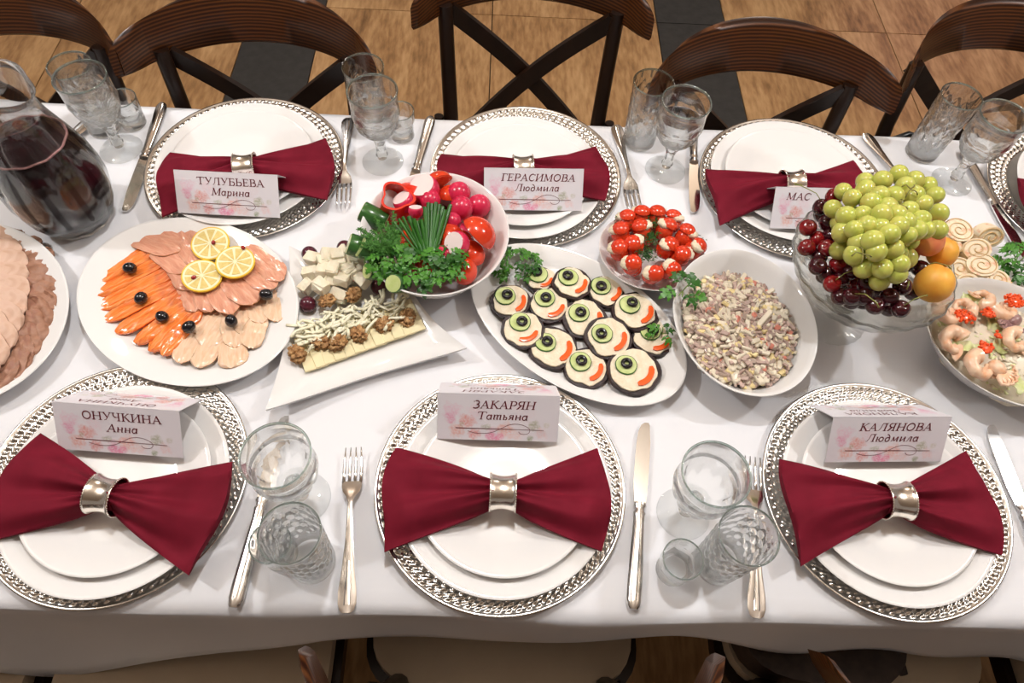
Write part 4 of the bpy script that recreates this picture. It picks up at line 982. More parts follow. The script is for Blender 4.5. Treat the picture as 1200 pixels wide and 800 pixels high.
# greens ---------------------------------------------------------------
def leaf_mesh(mt, seed=0):
    """deeply cut parsley leaf, base at the origin, tip along +y, length 1"""
    V = []; F = []
    def lobe(x, y, a, L, W):
        n = len(V); d = (sin(a), cos(a)); p = (cos(a), -sin(a))
        zz = lambda u, w: .10 * sin(u * 3) - .25 * u * u * L + .08 * abs(w) + .04 * sin(9 * u + seed)
        for u, w in ((0, .18), (.3, .75), (.5, .62), (.62, .95), (.74, .45), (.86, .5), (1, 0)):
            for s in ((1, -1) if w else (0,)): V.append((x + d[0] * u * L + p[0] * w * W * s, y + d[1] * u * L + p[1] * w * W * s, zz(u, w * s)))
        for i in range(5): F.append((n + 2 * i, n + 2 * i + 1, n + 2 * i + 3, n + 2 * i + 2))
        F.append((n + 10, n + 11, n + 12))
    lobe(0, .35, 0, .65, .20); lobe(0, .30, .85, .55, .17); lobe(0, .30, -.85, .55, .17); lobe(0, .12, 1.35, .42, .14); lobe(0, .12, -1.35, .42, .14)
    n = len(V); V.extend([(-.03, 0, 0), (.03, 0, 0), (.03, .4, .02), (-.03, .4, .02)]); F.append((n, n + 1, n + 2, n + 3))
    me = mesh('leaf', V, F, mt, True, fix=False); return me
LF = [leaf_mesh(M['parsley'], 0), leaf_mesh(M['dparsley'], 1.7), leaf_mesh(M['parsley'], 3.1)]
def parsley(label, loc, spread, n, size, h, seed, group='parsley sprigs', dark=.3, stems=5):
    random.seed(seed); t = thing('parsley_sprig', label, 'parsley', loc, 0, group)
    sx_, sy_ = spread
    for k in range(stems):
        a = random.uniform(0, 6.28); link('stem', mesh('stem', *tube([(0, 0, 0), (cos(a) * sx_ * .3, sin(a) * sy_ * .3, h * .5), (cos(a) * sx_ * .7, sin(a) * sy_ * .7, h * .7)], .0009, 5), M['stem']), t)
    for k in range(n):
        a = 2.4 * k + random.uniform(-.3, .3); r = math.sqrt((k + .5) / n)
        x, y = cos(a) * sx_ * r * .85, sin(a) * sy_ * r * .85; z = h * (1 - .75 * r * r) + random.uniform(-.003, .003)
        me = LF[1] if random.random() < dark else LF[random.choice((0, 2))]
        s_ = size * random.uniform(.75, 1.15)
        link('leaf', me, t, (x, y, max(.003, z)), (random.uniform(-.5, .1), random.uniform(-.4, .4), a - pi / 2 + random.uniform(-.6, .6)), s_)
    return t

# eggplant platter -------------------------------------------------------
oval_dish('serving_platter', 'large white oval platter of round eggplant canapes', 'platter', (.105, .249), .181, .112, -37, .024, .24)
EG = [(295, 228, 72), (440, 245, 92), (602, 285, 88), (152, 332, 92), (335, 348, 95), (738, 378, 105), (500, 412, 105), (212, 462, 95), (352, 550, 110), (612, 500, 105), (825, 500, 100), (505, 642, 98), (730, 655, 115)]
eg = [(560 + x / 4, 270 + y / 4) for x, y, r in EG]; lbe = rowlabels(eg, 4, 'eggplant round with olive ring', 'of the platter')
ringV = []
def rnd(seed, r, z0, z1, amp, n=34, ins=.03):
    O = [(r * (1 + amp * noise.noise(Vector((cos(2 * pi * k / n) * 2 + seed, sin(2 * pi * k / n) * 2, seed)))) * cos(2 * pi * k / n), r * (1 + amp * noise.noise(Vector((cos(2 * pi * k / n) * 2 + seed, sin(2 * pi * k / n) * 2, seed)))) * sin(2 * pi * k / n)) for k in range(n)]
    return O
def torus(R_, r, n=24, m_=10, fl=1):
    V, F = lathe([(R_ + r * cos(2 * pi * k / m_), r * fl * sin(2 * pi * k / m_)) for k in range(m_ + 1)], n); return V, F
oring = mesh('olive_ring', *torus(.0047, .0024, 26, 10, 1.0), M['olive'])
V, F = slab(rnd(3, .0125, 0, 0, .06, 30), 0, .0022, .01); cuk_rind = mesh('cucumber_rind', V, F, M['cukeskin'], ang=40)
V, F = slab([(x * .93, y * .93) for x, y in rnd(3, .0125, 0, 0, .06, 30)], .0018, .0028); cuk_fl = mesh('cucumber_flesh', V, F, M['cuke'], ang=40)
def pstrip():
    V = []; F = []; n = 9; ph = [R(-84 + 92 * k / (n - 1)) for k in range(n)]
    for k, a in enumerate(ph):
        w = .0026 * (1 if 0 < k < n - 1 else .6)
        for (d, z) in ((-w, 0), (w, 0), (w, .0026), (0, .0034), (-w, .0026)): V.append(((.0150 + d) * cos(a), (.0150 + d) * sin(a), z))
    for k in range(n - 1):
        for j in range(5): j2 = (j + 1) % 5; F.append((k * 5 + j, k * 5 + j2, k * 5 + 5 + j2, k * 5 + 5 + j))
    F += [(4, 3, 2, 1, 0), tuple((n - 1) * 5 + j for j in range(5))]
    return mesh('pepper_strip', V, F, M['pepper'], ang=60)
PS = pstrip()
random.seed(3)
for i, (x, y) in enumerate(eg):
    r = EG[i][2] / 4 / 880 * 1.16; z = .0095 + (.0062 if i in (1, 5, 7, 9, 12, 3) else 0)
    P = at(x, y, z + .006); t = thing('eggplant_canape', lbe[i], 'canape', (P.x, P.y, TZ + z), (R(random.uniform(-2, 4)), R(random.uniform(-2, 3)), R(random.uniform(-16, 14))), 'eggplant rounds with olive rings')
    O = rnd(i * 1.7, r, 0, 0, .10); V, F = slab(O, 0, .0065, .05); link('eggplant_slice', mesh('eggplant_slice', V, F, M['eggplant'], ang=50), t)
    O = [(a * .88, b * .88) for a, b in rnd(i * 1.7 + .4, r, 0, 0, .16)]; V, F = slab(O, .0063, .0092, .02, lambda x, y: .0008 * noise.noise(Vector((x * 300, y * 300, i)))); link('cheese_spread', mesh('cheese_spread', V, F, M['spread'], ang=60), t)
    q = r / .026; cx, cy = -.0065 * q + random.uniform(-.0015, .0015), .0055 * q + random.uniform(-.0015, .0015); ra = random.uniform(0, 6)
    c = link('cucumber_slice', cuk_fl, t, (cx, cy, .0094), (0, 0, ra), (1.28, 1.28, 1)); link('rind', cuk_rind, c)
    link('olive_ring', oring, t, (cx + random.uniform(-.002, .004), cy + random.uniform(-.002, .003), .0146), (0, 0, ra), 1.22)
    link('pepper_strip', PS, t, (.0005, .000, .0094), (0, 0, R(random.uniform(-12, 8))), (q * 1.12, q * 1.12, 1))
P = at(605, 312, .02); parsley('bunch of green parsley on the back left of the eggplant platter', (P.x, P.y, TZ + .012), (.036, .026), 26, .019, .030, 5)
P = at(776, 390, .03); parsley('small parsley leaf over the right end of the eggplant platter', (P.x, P.y, TZ + .026), (.012, .012), 5, .019, .010, 8, stems=2)

# cherry tomato bowl -------------------------------------------------------
oval_dish('serving_bowl', 'small white bowl of stuffed cherry tomatoes', 'bowl', (.226, .371), .083, .078, 0, .042, 0, deep=True)
TM = [(250, 180), (368, 140), (508, 140), (655, 165), (200, 280), (385, 255), (575, 245), (745, 300), (190, 420), (325, 380), (585, 400), (815, 410), (710, 470), (295, 540), (465, 620), (610, 580)]
tm = [(700 + x / 7.27, 235 + y / 7.27) for x, y in TM]; lbt = rowlabels(tm, 4, 'stuffed cherry tomato', 'of the bowl')
tV, tF = blob(.0112, .0112, .0145, 20, 14); tV = [(x, y, min(z, .0105)) for x, y, z in tV]
TMM = mesh('tomato', tV, tF, M['tomato'], ang=50)
V, F = blob(.0092, .0085, .0052, 16, 10, .25, 2.5, 4); TFM = mesh('cheese_filling', V, F, M['spread'])
capV, capF = blob(.0105, .0105, .0088, 20, 10); capV = [(x, y, max(z, 0)) for x, y, z in capV]; TCM = mesh('cut_cap', capV, capF, M['tomato'], ang=60)
random.seed(9); bc = Vector((.226, .371))
for i, (x, y) in enumerate(tm):
    d0 = math.hypot((x - 765) / 60, (y - 290) / 50); zz = .052 - .012 * min(1, d0) ** 2
    P = at(x, y, zz + .004); v = Vector((P.x, P.y)) - bc; v = v * min(1, .064 / max(v.length, 1e-6)); a = math.atan2(v.y, v.x)
    lean = min(1.0, v.length / .064) * .55
    t = thing('stuffed_tomato', lbt[i], 'cherry tomato', (bc.x + v.x, bc.y + v.y, TZ + zz), (lean * -sin(a) * 1.0, lean * cos(a) * 1.0, 0), 'stuffed cherry tomatoes'); t.scale = (1.3, 1.3, 1.15)
    link('tomato', TMM, t); g = random.uniform(0, 6.28) if i not in (4, 8, 13, 14) else 3.0
    link('cheese_filling', TFM, t, (.003 * cos(g), .003 * sin(g), .0118)); link('cut_cap', TCM, t, (-.0028 * cos(g), -.0028 * sin(g), .0112), (.25 * sin(g), -.25 * cos(g), 0))
for i in range(8):
    x, y = .036 * cos(i * pi / 4), .036 * sin(i * pi / 4)
    t = thing('stuffed_tomato', f'cherry tomato buried at the {side(i)} under the stuffed ones', 'cherry tomato', (bc.x + x, bc.y + y, TZ + .026), 0, 'buried cherry tomatoes'); link('tomato', TMM, t)
mb = MB(); random.seed(21)
def herb(mb, P, n, spread, L, r=.0007, up=.5):
    for k in range(n):
        a = random.uniform(0, 6.28); q = Vector((random.gauss(0, spread), random.gauss(0, spread), random.uniform(0, spread * .5))); l = L * random.uniform(.5, 1.2)
        d = Vector((cos(a), sin(a), random.uniform(-.1, up))) * l
        mb.add(*tube([P + q, P + q + d], [r, r * .5], 3, False))
for (x, y, n) in ((762, 278, 130), (758, 300, 130), (766, 262, 70), (748, 265, 30), (786, 262, 20), (726, 262, 16), (818, 280, 12), (752, 290, 50)):
    herb(mb, at(x, y, .056) - Vector((0, 0, TZ)), n, .006, .005, .0008)
tag(mb.build('chopped_herbs', M['dparsley'], None, loc=(0, 0, TZ)), 'chopped green herbs heaped between the stuffed tomatoes', 'herbs', None, 'stuff')

# meat salad bowl ------------------------------------------------------------
SC_ = Vector((.345, .236))
oval_dish('serving_bowl', 'white oval bowl of shredded meat salad right of centre', 'bowl', tuple(SC_), .104, .126, 0, .062, 0, deep=True)
mb = MB(); random.seed(31)
def salad(mb, c, rx, ry, z0, hz, n, mats, kinds):
    V, F = blob(rx * .93, ry * .93, hz * .9, 24, 12, .1, 2, 1); mb.add([(x, y, max(z, -hz * .9) + z0 - .002) for x, y, z in V], F, 1, Matrix.Translation((c.x, c.y, 0)))
    for k in range(n):
        a = random.uniform(0, 6.28); r = math.sqrt(random.random()); x, y = cos(a) * r * rx, sin(a) * r * ry
        z = z0 + hz * (1 - r ** 2.4) * .9 + random.uniform(-.003, .004)
        q = random.random(); acc = 0
        for (pr, mi, L, w) in kinds:
            acc += pr
            if q <= acc: break
        L *= random.uniform(.6, 1.3); w *= random.uniform(.7, 1.2)
        V, F = box(-L, L, -w, w, -w * .7, w * .7, w * .35)
        V = [(p[0], p[1] + .15 * L * sin(p[0] / L * 1.5), p[2]) for p in V]
        mx_ = Matrix.Translation((c.x + x, c.y + y, z)) @ Euler((random.uniform(-.5, .5), random.uniform(-.5, .5), random.uniform(0, 6.28))).to_matrix().to_4x4()
        mb.add(V, F, mi, mx_)
salad(mb, SC_ + Vector((-.003, -.004)), .080, .096, .040, .030, 1250, None, [(.34, 0, .0080, .0026), (.32, 1, .0075, .0032), (.18, 2, .0075, .0026), (.12, 3, .0048, .0034), (.03, 4, .0046, .0036), (.01, 1, .018, .0042)])
tag(mb.build('meat_salad', [M['s1'], M['s2'], M['s3'], M['s4'], M['s5']], None, False, loc=(0, 0, TZ)), 'shredded meat salad with egg and tomato in mayonnaise', 'salad', None, 'stuff')
P = at(802, 336, .075); parsley('large parsley leaf at the left rim of the meat salad bowl', (P.x, P.y, TZ + .064), (.022, .024), 7, .028, .012, 14, dark=.35, stems=3)

# crystal fruit bowl -----------------------------------------------------------
FC = Vector((.508, .285)); FR_ = .112; FH = .140
def cut(r, z, t):
    if z > .062: return r * (1 + .012 * cos(22 * t) * min(1, (z - .062) / .02)) 
    return r
pr = [(0, .048), (.018, .049), (.030, .056), (.052, .066), (.078, .085), (.098, .110), (.108, .132), (.112, .138), (.1125, .141), (.1105, .142), (.1085, .139), (.1045, .130), (.0945, .110), (.075, .088), (.050, .071), (.028, .062), (0, .060)]
t = thing('fruit_bowl', 'footed cut crystal bowl heaped with fruit', 'bowl', (FC.x, FC.y, TZ + .0015), 0)
link('bowl', mesh('bowl', *lathe(pr, 110, cut), M['crystal'], ang=60), t)
link('stem', mesh('stem', *lathe([(0, .0095), (.012, .010), (.009, .016), (.0085, .028), (.013, .036), (.012, .042), (.018, .0475), (0, .0478)], 32), M['crystal']), t)
link('foot', mesh('foot', *lathe([(0, 0), (.052, 0), (.054, .002), (.052, .0042), (.030, .0055), (.013, .009), (0, .0092)], 64, lambda r, z, t: r * (1 + .02 * cos(24 * t)) if r > .02 else r), M['footglass'], ang=60), t)
def cherry_mesh(mt):
    V, F = blob(.0125, .0125, .0115, 22, 14)
    V = [(x, y, z - .0035 * max(0, 1 - (x * x + y * y) / .000028) * (z > 0)) for x, y, z in V]
    V = [(x * (1 - .06 * (y > 0)), y, z) for x, y, z in V]
    return mesh('cherry', V, F, mt)
CHM = [cherry_mesh(M['cherryd']), cherry_mesh(M['cherryr'])]
CY = [(212, 200, 0), (268, 148, 1), (178, 292, 1), (172, 382, 1), (262, 383, 1), (222, 465, 0), (312, 458, 1), (287, 543, 1), (265, 272, 0), (282, 328, 0), (338, 390, 1), (372, 600, 0), (478, 640, 0), (592, 655, 0), (600, 555, 0), (680, 475, 0), (632, 415, 1), (440, 545, 0), (365, 490, 0), (430, 600, 0), (540, 600, 0), (240, 235, 0), (222, 345, 1), (300, 215, 0), (225, 420, 0), (330, 520, 0), (320, 600, 0), (265, 500, 0)]
cyp = [(900 + x / 3.81, 190 + y / 3.81) for x, y, c in CY]; lbc = rowlabels(cyp, 5, 'cherry', 'in crystal bowl')
STEMS = {0: (-28, 22), 1: (10, -4), 7: (22, 10), 10: (-12, 6), 11: (18, -18), 13: (24, 10), 14: (-4, -10), 15: (24, -6), 17: (-14, 16)}
random.seed(4)
for i, (x, y) in enumerate(cyp):
    d = (Vector(at(x, y, .15)[:2]) - FC).length
    zz = .150 + .012 * max(0, 1 - d / .09) + (.010 if y < 240 else 0) + .003 * (i % 3) - (.010 if i > 20 else 0)
    P = at(x, y, zz); vv = Vector((P.x, P.y)) - FC
    if vv.length > .104: vv = vv * .104 / vv.length; zz += .006
    t = thing('cherry', ('bright red ' if CY[i][2] else 'dark ') + lbc[i], 'cherry', (FC.x + vv.x, FC.y + vv.y, TZ + zz), 0, 'cherries in the crystal bowl')
    link('fruit', CHM[CY[i][2]], t, None, (random.uniform(-.7, .2), random.uniform(-.5, .5), random.uniform(0, 6)))
    if i in STEMS:
        sx_, sy_ = STEMS[i]; e = Vector((sx_ / 900, sy_ / 900, 0))
        link('stem', mesh('stem', *tube([(0, 0, .007), Vector((e.x * .4, e.y * .4, .018)), Vector((e.x, e.y, .017)), Vector((e.x * 1.2, e.y * 1.25, .013))], [.0006, .0006, .0007, .0013], 6), M['cstem']), t)
for i in range(16):   # fruit below, carrying the heap
    a = i * pi / 4 + .2 * (i // 8); r = (.034, .066)[i // 8]; t = thing('cherry', f'dark cherry low in the {("inner", "outer")[i // 8]} ring at the {side(i)} of the crystal bowl', 'cherry', (FC.x + r * cos(a), FC.y + r * sin(a), TZ + (.094, .124)[i // 8]), 0, 'cherries hidden deep in the bowl'); link('fruit', CHM[0], t)
for i in range(7):
    a = i * pi / 4; t = thing('cherry', f'cherry in the middle layer at the {side(i)}, under the grapes', 'cherry', (FC.x + .04 * cos(a), FC.y + .04 * sin(a), TZ + .132), 0, 'cherries in the middle layer'); link('fruit', CHM[i % 2], t)
GR = [(432, 85), (512, 80), (583, 55), (655, 82), (435, 122), (375, 160), (335, 130), (460, 178), (498, 145), (563, 150), (612, 105), (652, 150), (712, 105), (745, 148), (690, 188), (628, 215), (575, 235), (508, 233), (535, 200), (290, 208), (350, 242), (425, 235), (443, 280), (385, 300), (332, 312), (610, 265), (680, 258), (760, 230), (752, 303), (543, 320), (618, 325), (660, 305), (467, 350), (405, 360), (385, 413), (485, 400), (428, 475), (510, 475), (590, 455), (560, 390), (498, 530), (575, 500), (500, 290), (580, 285), (700, 300)]
gp = at(1036, 268, .2)
t = thing('green_grapes', 'bunch of green grapes heaped on the crystal fruit bowl', 'grapes', (gp.x, gp.y, TZ + .15), 0)
GV = mesh('grape', *blob(.0129, .0129, .0138, 22, 14), M['grape'])
random.seed(12); GC = []
for i, (x, y) in enumerate(GR):
    X_, Y_ = 900 + x / 3.81, 190 + y / 3.81
    d = math.hypot((X_ - 1040) / 75, (Y_ - 262) / 72); zz = .172 + .058 * max(0, 1 - d * d) + .004 * ((i * 7) % 3)
    P = at(X_, Y_, zz); L = (P.x - gp.x, P.y - gp.y, zz - .15); GC.append(L)
    link('grape', GV, t, L, (random.uniform(-1, 1), random.uniform(-1, 1), random.uniform(0, 6)), random.uniform(.92, 1.06))
for i in range(26):
    a = i * 2.4; r = .055 * math.sqrt((i + .5) / 26); link('grape', GV, t, (r * cos(a), r * sin(a) + .0, .022 + .03 * (1 - (r / .055) ** 2)), (i, 0, 0))
mb = MB(); base = Vector((0, 0, .045))
for k in (12, 3, 9, 11, 18, 24, 29, 37, 5, 26): mb.add(*tube([base, (Vector(GC[k]) * .6 + base * .4), Vector(GC[k]) + Vector((0, 0, .004))], [.0016, .0012, .0008], 5))
for (x, y) in ((548, 190), (600, 180), (645, 110), (580, 170), (430, 400)):
    P = at(900 + x / 3.81, 190 + y / 3.81, .236); q = Vector((P.x - gp.x, P.y - gp.y, .082)); a = random.uniform(0, 6)
    for s in range(4): mb.add(*tube([q, q + Vector((cos(a + s * 1.5) * .008, sin(a + s * 1.5) * .008, .001)), q + Vector((cos(a + s * 1.5) * .013, sin(a + s * 1.5 + .3) * .013, -.004))], [.0010, .0008, .0011], 5))
mb.build('stalk', M['gstem'], t)
for x, y, r, l, mt, zz in ((716, 350, .0215, 'blushed apricot against the grapes', 'apricotr', .180), (778, 402, .0215, 'orange apricot in the middle of the three', 'apricot', .158), (742, 540, .0265, 'large orange apricot at the front of the three', 'apricot', .152)):
    P = at(900 + x / 3.81, 190 + y / 3.81, zz); V, F = blob(r, r * .96, r * .92, 32, 18)
    V = [(px_ * (1 - .10 * math.exp(-(py_ / (r * .16)) ** 2) * (px_ > 0)), py_, pz_) for px_, py_, pz_ in V]
    piece('apricot', mesh('apricot', V, F, M[mt]), (P.x, P.y, TZ + zz), (R(20), R(-30), 1.2), l, 'apricot', 'apricots in the crystal bowl')

# pancake rolls -----------------------------------------------------------------
oval_dish('serving_platter', 'white plate of pancake rolls behind the shrimp salad', 'platter', (.735, .365), .105, .072, -25, .020, .25)
def roll(r, L, seed):
    """spiral wrapper and filling, standing along +z"""
    V = []; F = []; n = 64; turns = 2.3; pts = []
    for k in range(n + 1):
        a = 2 * pi * turns * k / n + seed; rr = r * (.16 + .84 * k / n) ; pts.append((rr * cos(a) * 1.12, rr * sin(a) * .92, rr))
    for (x, y, rr) in pts:
        s_ = 1 - .0016 / rr
        V += [(x, y, 0), (x, y, L), (x * s_, y * s_, L), (x * s_, y * s_, 0)]
    for k in range(n):
        for j in range(4): j2 = (j + 1) % 4; F.append((k * 4 + j, k * 4 + 4 + j, k * 4 + 4 + j2, k * 4 + j2))
    F += [(0, 1, 2, 3), (n * 4 + 3, n * 4 + 2, n * 4 + 1, n * 4)]
    w = mesh('wrapper', V, F, M['pancake'], ang=50)
    O = [(r * .93 * cos(2 * pi * k / 28) * 1.12, r * .93 * sin(2 * pi * k / 28) * .92) for k in range(28)]
    V, F = slab(O, .001, L - .0012, 0, lambda x, y: .0006 * noise.noise(Vector((x * 300, y * 300, seed)))); f = mesh('filling', V, F, M['filling'], ang=50)
    return w, f
RL = [roll(.0232, .024, .4), roll(.0212, .024, 2.4), roll(.0195, .024, 4.2)]
RP = [(1122, 266, 0, .030, 'large pancake roll at the back of the pile', 18), (1112, 282, 2, .020, 'pancake roll leaning under the large back roll', 30), (1146, 286, 1, .026, 'pancake roll in the middle of the pile', 30), (1152, 308, 0, .018, 'round pancake roll facing up beside the parsley', 12), (1122, 308, 1, .012, 'dark edged pancake roll beside the apricots', 30), (1133, 325, 2, .010, 'pancake roll behind the rim of the shrimp salad bowl', 35), (1168, 324, 2, .010, 'small pancake roll at the front next to the parsley', 15), (1156, 268, 1, .008, 'pale pancake roll lying on its side at the back right', 75)]
for x, y, k, zz, l, tl in RP:
    P = at(x, y, zz + .022); t = thing('pancake_roll', l, 'pancake roll', (P.x, P.y, TZ + zz + (.012 if tl > 60 else 0)), (R(tl * .8), R(((x * 7) % 20) - 10), 0), 'pancake rolls')
    link('wrapper', RL[k][0], t); link('filling', RL[k][1], t)
P = at(1194, 308, .03); parsley('parsley bunch at the right edge beside the pancake rolls', (P.x, P.y, TZ + .018), (.030, .036), 26, .022, .028, 77)

# shrimp salad --------------------------------------------------------------------
SB = Vector((.733, .213))
oval_dish('serving_bowl', 'white bowl of shrimp and red caviar salad at the right edge', 'bowl', tuple(SB), .124, .108, -25, .062, 0, deep=True)
def lettuce(seed, s_):
    V = []; F = []; n = 9
    for i in range(n):
        for j in range(n):
            u, v = i / (n - 1) * 2 - 1, j / (n - 1) * 2 - 1; k = 1 - .25 * (u * u + v * v) * .5 + .12 * noise.noise(Vector((u * 2, v * 2, seed)))
            V.append((u * s_ * k, v * s_ * .7 * k, s_ * .28 * noise.noise(Vector((u * 1.6, v * 1.6, seed * 3))) + s_ * .12 * sin(u * 7 + seed) * abs(v)))
    for i in range(n - 1):
        for j in range(n - 1): a = i * n + j; F.append((a, a + n, a + n + 1, a + 1))
    return mesh('lettuce_leaf', V, F, M['lettuce'], fix=False)
mb = MB(); random.seed(2)
V, F = blob(.098, .084, .030, 28, 12, .15, 2, 6); mb.add([(x, y, z + .034) for x, y, z in V], F, 1)
for k in range(420):
    a = random.uniform(0, 6.28); r = math.sqrt(random.random()) * .92; V, F = box(-.007, .007, -.003, .003, -.0015, .0015, .0008)
    mb.add(V, F, random.choice((0, 1, 1)), Matrix.Translation((cos(a) * r * .098, sin(a) * r * .084, .036 + .028 * (1 - r * r))) @ Euler((random.uniform(-.5, .5), random.uniform(-.5, .5), random.uniform(0, 6))).to_matrix().to_4x4())
tag(mb.build('salad_base', [M['lettuce'], M['s2']], None, loc=(SB.x, SB.y, TZ), rot=(0, 0, R(-25))), 'chopped lettuce and sauce filling the shrimp salad bowl', 'salad', None, 'stuff')
LP = [(1140, 352, .020, 'at the back of the shrimp salad'), (1168, 378, .022, 'in the middle of the shrimp salad'), (1131, 405, .022, 'left of centre in the shrimp salad'), (1175, 402, .020, 'yellowish, right of centre in the shrimp salad'), (1190, 448, .020, 'at the front of the shrimp salad'), (1110, 375, .014, 'at the left rim of the shrimp salad'), (1235, 380, .024, 'in the right half of the shrimp salad'), (1225, 430, .020, 'at the front right of the shrimp salad'), (1270, 395, .020, 'at the right rim of the shrimp salad')]
for i, (x, y, s_, l) in enumerate(LP):
    P = at(x, y, .066); o = piece('lettuce_leaf', lettuce(i + 1, s_), (P.x, P.y, TZ + .0665), (random.uniform(-.2, .2), random.uniform(-.2, .2), i * 1.3), 'pale green lettuce leaf ' + l, 'lettuce', 'lettuce leaves in the shrimp salad')
    sm = o.modifiers.new('t', 'SOLIDIFY'); sm.thickness = .001
def shrimp_mesh(seed, ang=4.5):
    n = 18; pts = []; rad = []
    for k in range(n + 1):
        u = k / n; a = ang * u; rr = .0125 * (1 - .25 * u)
        pts.append((rr * cos(a), rr * sin(a), .003 * sin(u * 3))); rad.append((.0088 * (1 - .62 * u) + .0007 * sin(u * 28)) * (.5 if k == 0 else 1))
    V, F = tube(pts, rad, 12); me = mesh('body', V, F, M['shrimp'], ang=70)
    V, F = slab([(.009 * cos(2 * pi * k / 12) * (1 + .3 * cos(6 * pi * k / 12)), .006 * sin(2 * pi * k / 12)) for k in range(12)], -.001, .001); tl = mesh('tail', V, F, M['shrimp'], ang=60)
    return me, tl, pts[-1]
SHM = shrimp_mesh(1)
SH = [(1118, 401, .3, 1.25, 'curled at the left rim of the bowl'), (1111, 368, 2.2, 1.1, 'by the back left rim of the bowl'), (1150, 350, 4.0, 1.0, 'at the back of the bowl beside the caviar'), (1149, 430, 1.4, 1.25, 'at the front of the bowl'), (1176, 364, 2.9, 1.1, 'right of centre near the purple octopus'), (1128, 362, 5.0, 1.0, 'behind the left caviar spoonful'), (1190, 400, 1.0, 1.1, 'in front of the purple octopus'), (1245, 362, 1.9, 1.15, 'at the back right rim of the bowl'), (1262, 412, 3.4, 1.15, 'at the front right rim of the bowl')]
for x, y, rz, s_, l in SH:
    P = at(x, y, .074); t = thing('shrimp', 'pink shrimp ' + l, 'shrimp', (P.x, P.y, TZ + .073), (.15, -.1, rz), 'shrimps in the salad'); t.scale = (s_ * 1.08,) * 3
    link('body', SHM[0], t); link('tail', SHM[1], t, SHM[2], (.3, .2, 4.2))
def octopus(label, px, py, mt, s_, seed):
    P = at(px, py, .076); t = thing('baby_octopus', label, 'octopus', (P.x, P.y, TZ + .075), (0, 0, seed), 'baby octopuses in the salad'); t.scale = (s_,) * 3
    link('head', mesh('head', *blob(.012, .009, .0085, 16, 10, .1, 60, seed), M[mt]), t, (.006, 0, .002))
    for k in range(6):
        a = 2.2 + k * .38; link('arm', mesh('arm', *tube([(-.002, 0, 0), (.010 * cos(a), .012 * sin(a), .003), (.018 * cos(a + .25), .018 * sin(a + .25), .001), (.020 * cos(a + .6), .020 * sin(a + .6), .004), (.015 * cos(a + .7), .016 * sin(a + .7), .006)], [.0035, .0032, .0025, .0018, .0010], 8), M[mt]), t)
octopus('purple baby octopus right of centre in the shrimp salad', 1185, 378, 'octo', 1.0, .6)
octopus('pink baby octopus at the front of the shrimp salad', 1172, 436, 'shrimp', 1.1, 2.0)
random.seed(8); ce_ = blob(.0024, .0024, .0024, 8, 5); cb_ = blob(1, .8, .3, 12, 6)
for x, y, n, l in ((1131, 371, 60, 'left'), (1189, 352, 60, 'back right'), (1155, 407, 34, 'front'), (1158, 366, 26, 'middle'), (1170, 392, 8, 'tiny')):
    P = at(x, y, .079); mb = MB(); g_ = (.0005 + .00135 * math.sqrt(n)); mb.add([(a_ * g_, b_ * g_, c_ * g_) for a_, b_, c_ in cb_[0]], cb_[1])
    for k in range(n): a = random.uniform(0, 6.28); r = (.0011 + .00145 * math.sqrt(n)) * math.sqrt(random.random()); mb.add(*ce_, 0, Matrix.Translation((r * cos(a) * 1.2, r * sin(a), random.uniform(-.002, .004) * (1 - r * 40))))
    tag(mb.build('red_caviar', M['caviar'], None, loc=(P.x, P.y, TZ + .079)), f'{l} spoonful of red caviar on the shrimp salad', 'caviar', None, 'stuff')

# vegetable bowl ---------------------------------------------------------------------
VB = Vector((-.110, .364))
oval_dish('serving_bowl', 'large white bowl of raw vegetables and greens', 'bowl', tuple(VB), .112, .119, 0, .078, 0, deep=True)
vp = lambda x, y, zz: at(410 + x / 5, 190 + y / 5, zz)
def rad_mesh(cutf):
    V, F = blob(.0165, .0165, .0165, 24, 16)
    if not cutf: return [mesh('radish', V, F, M['radish'])]
    b_ = mesh('skin', [(min(x, .0085), y, z) for x, y, z in V], F, M['radish'], ang=60)
    O = [(.0138 * cos(2 * pi * k / 24), .0138 * sin(2 * pi * k / 24)) for k in range(24)]
    V, F = slab(O, 0, .0006); return [b_, mesh('cut_face', [(z + .0084, x, y) for x, y, z in V], F, M['radcut'], ang=40)]
RDM, RDC = rad_mesh(0), rad_mesh(1)
RDS = [(470, 222, .072, 0, 1.0, 'at the back of the bowl beside the spring onions'), (640, 182, .068, 0, 1.12, 'farthest back of the three at the right rim'), (655, 268, .072, 0, 1.12, 'middle of the three at the right rim'), (757, 255, .064, 0, 1.12, 'nearest the rim of the three at the right'), (600, 345, .076, 0, .85, 'small, between the spring onions and the big tomato half'), (552, 545, .072, 0, .95, 'in front of the cut radish by the parsley')]
for x, y, zz, c, s_, l in RDS: P = vp(x, y, zz); piece('radish', RDM[0], P, (.2 * x, .1, 0), 'pink radish ' + l, 'radish', 'radishes in the vegetable bowl', s_)
for x, y, zz, rot, s_, l in ((318, 232, .074, (0, R(-60), R(160)), 1.05, 'cut radish showing white inside the red pepper'), (438, 160, .074, (0, R(-70), R(200)), 1.45, 'large radish half with a broad white cut face at the back'), (628, 478, .086, (0, R(-50), R(220)), 1.15, 'radish with a white cut corner in front of the tomato half'), (385, 285, .078, (0, R(-60), R(90)), .7, 'small radish piece beside the spring onion tips')):
    P = vp(x, y, zz); t = thing('cut_radish', l, 'radish', P, rot, 'cut radishes in the vegetable bowl'); t.scale = (s_,) * 3
    link('skin', RDC[0], t); link('cut_face', RDC[1], t)
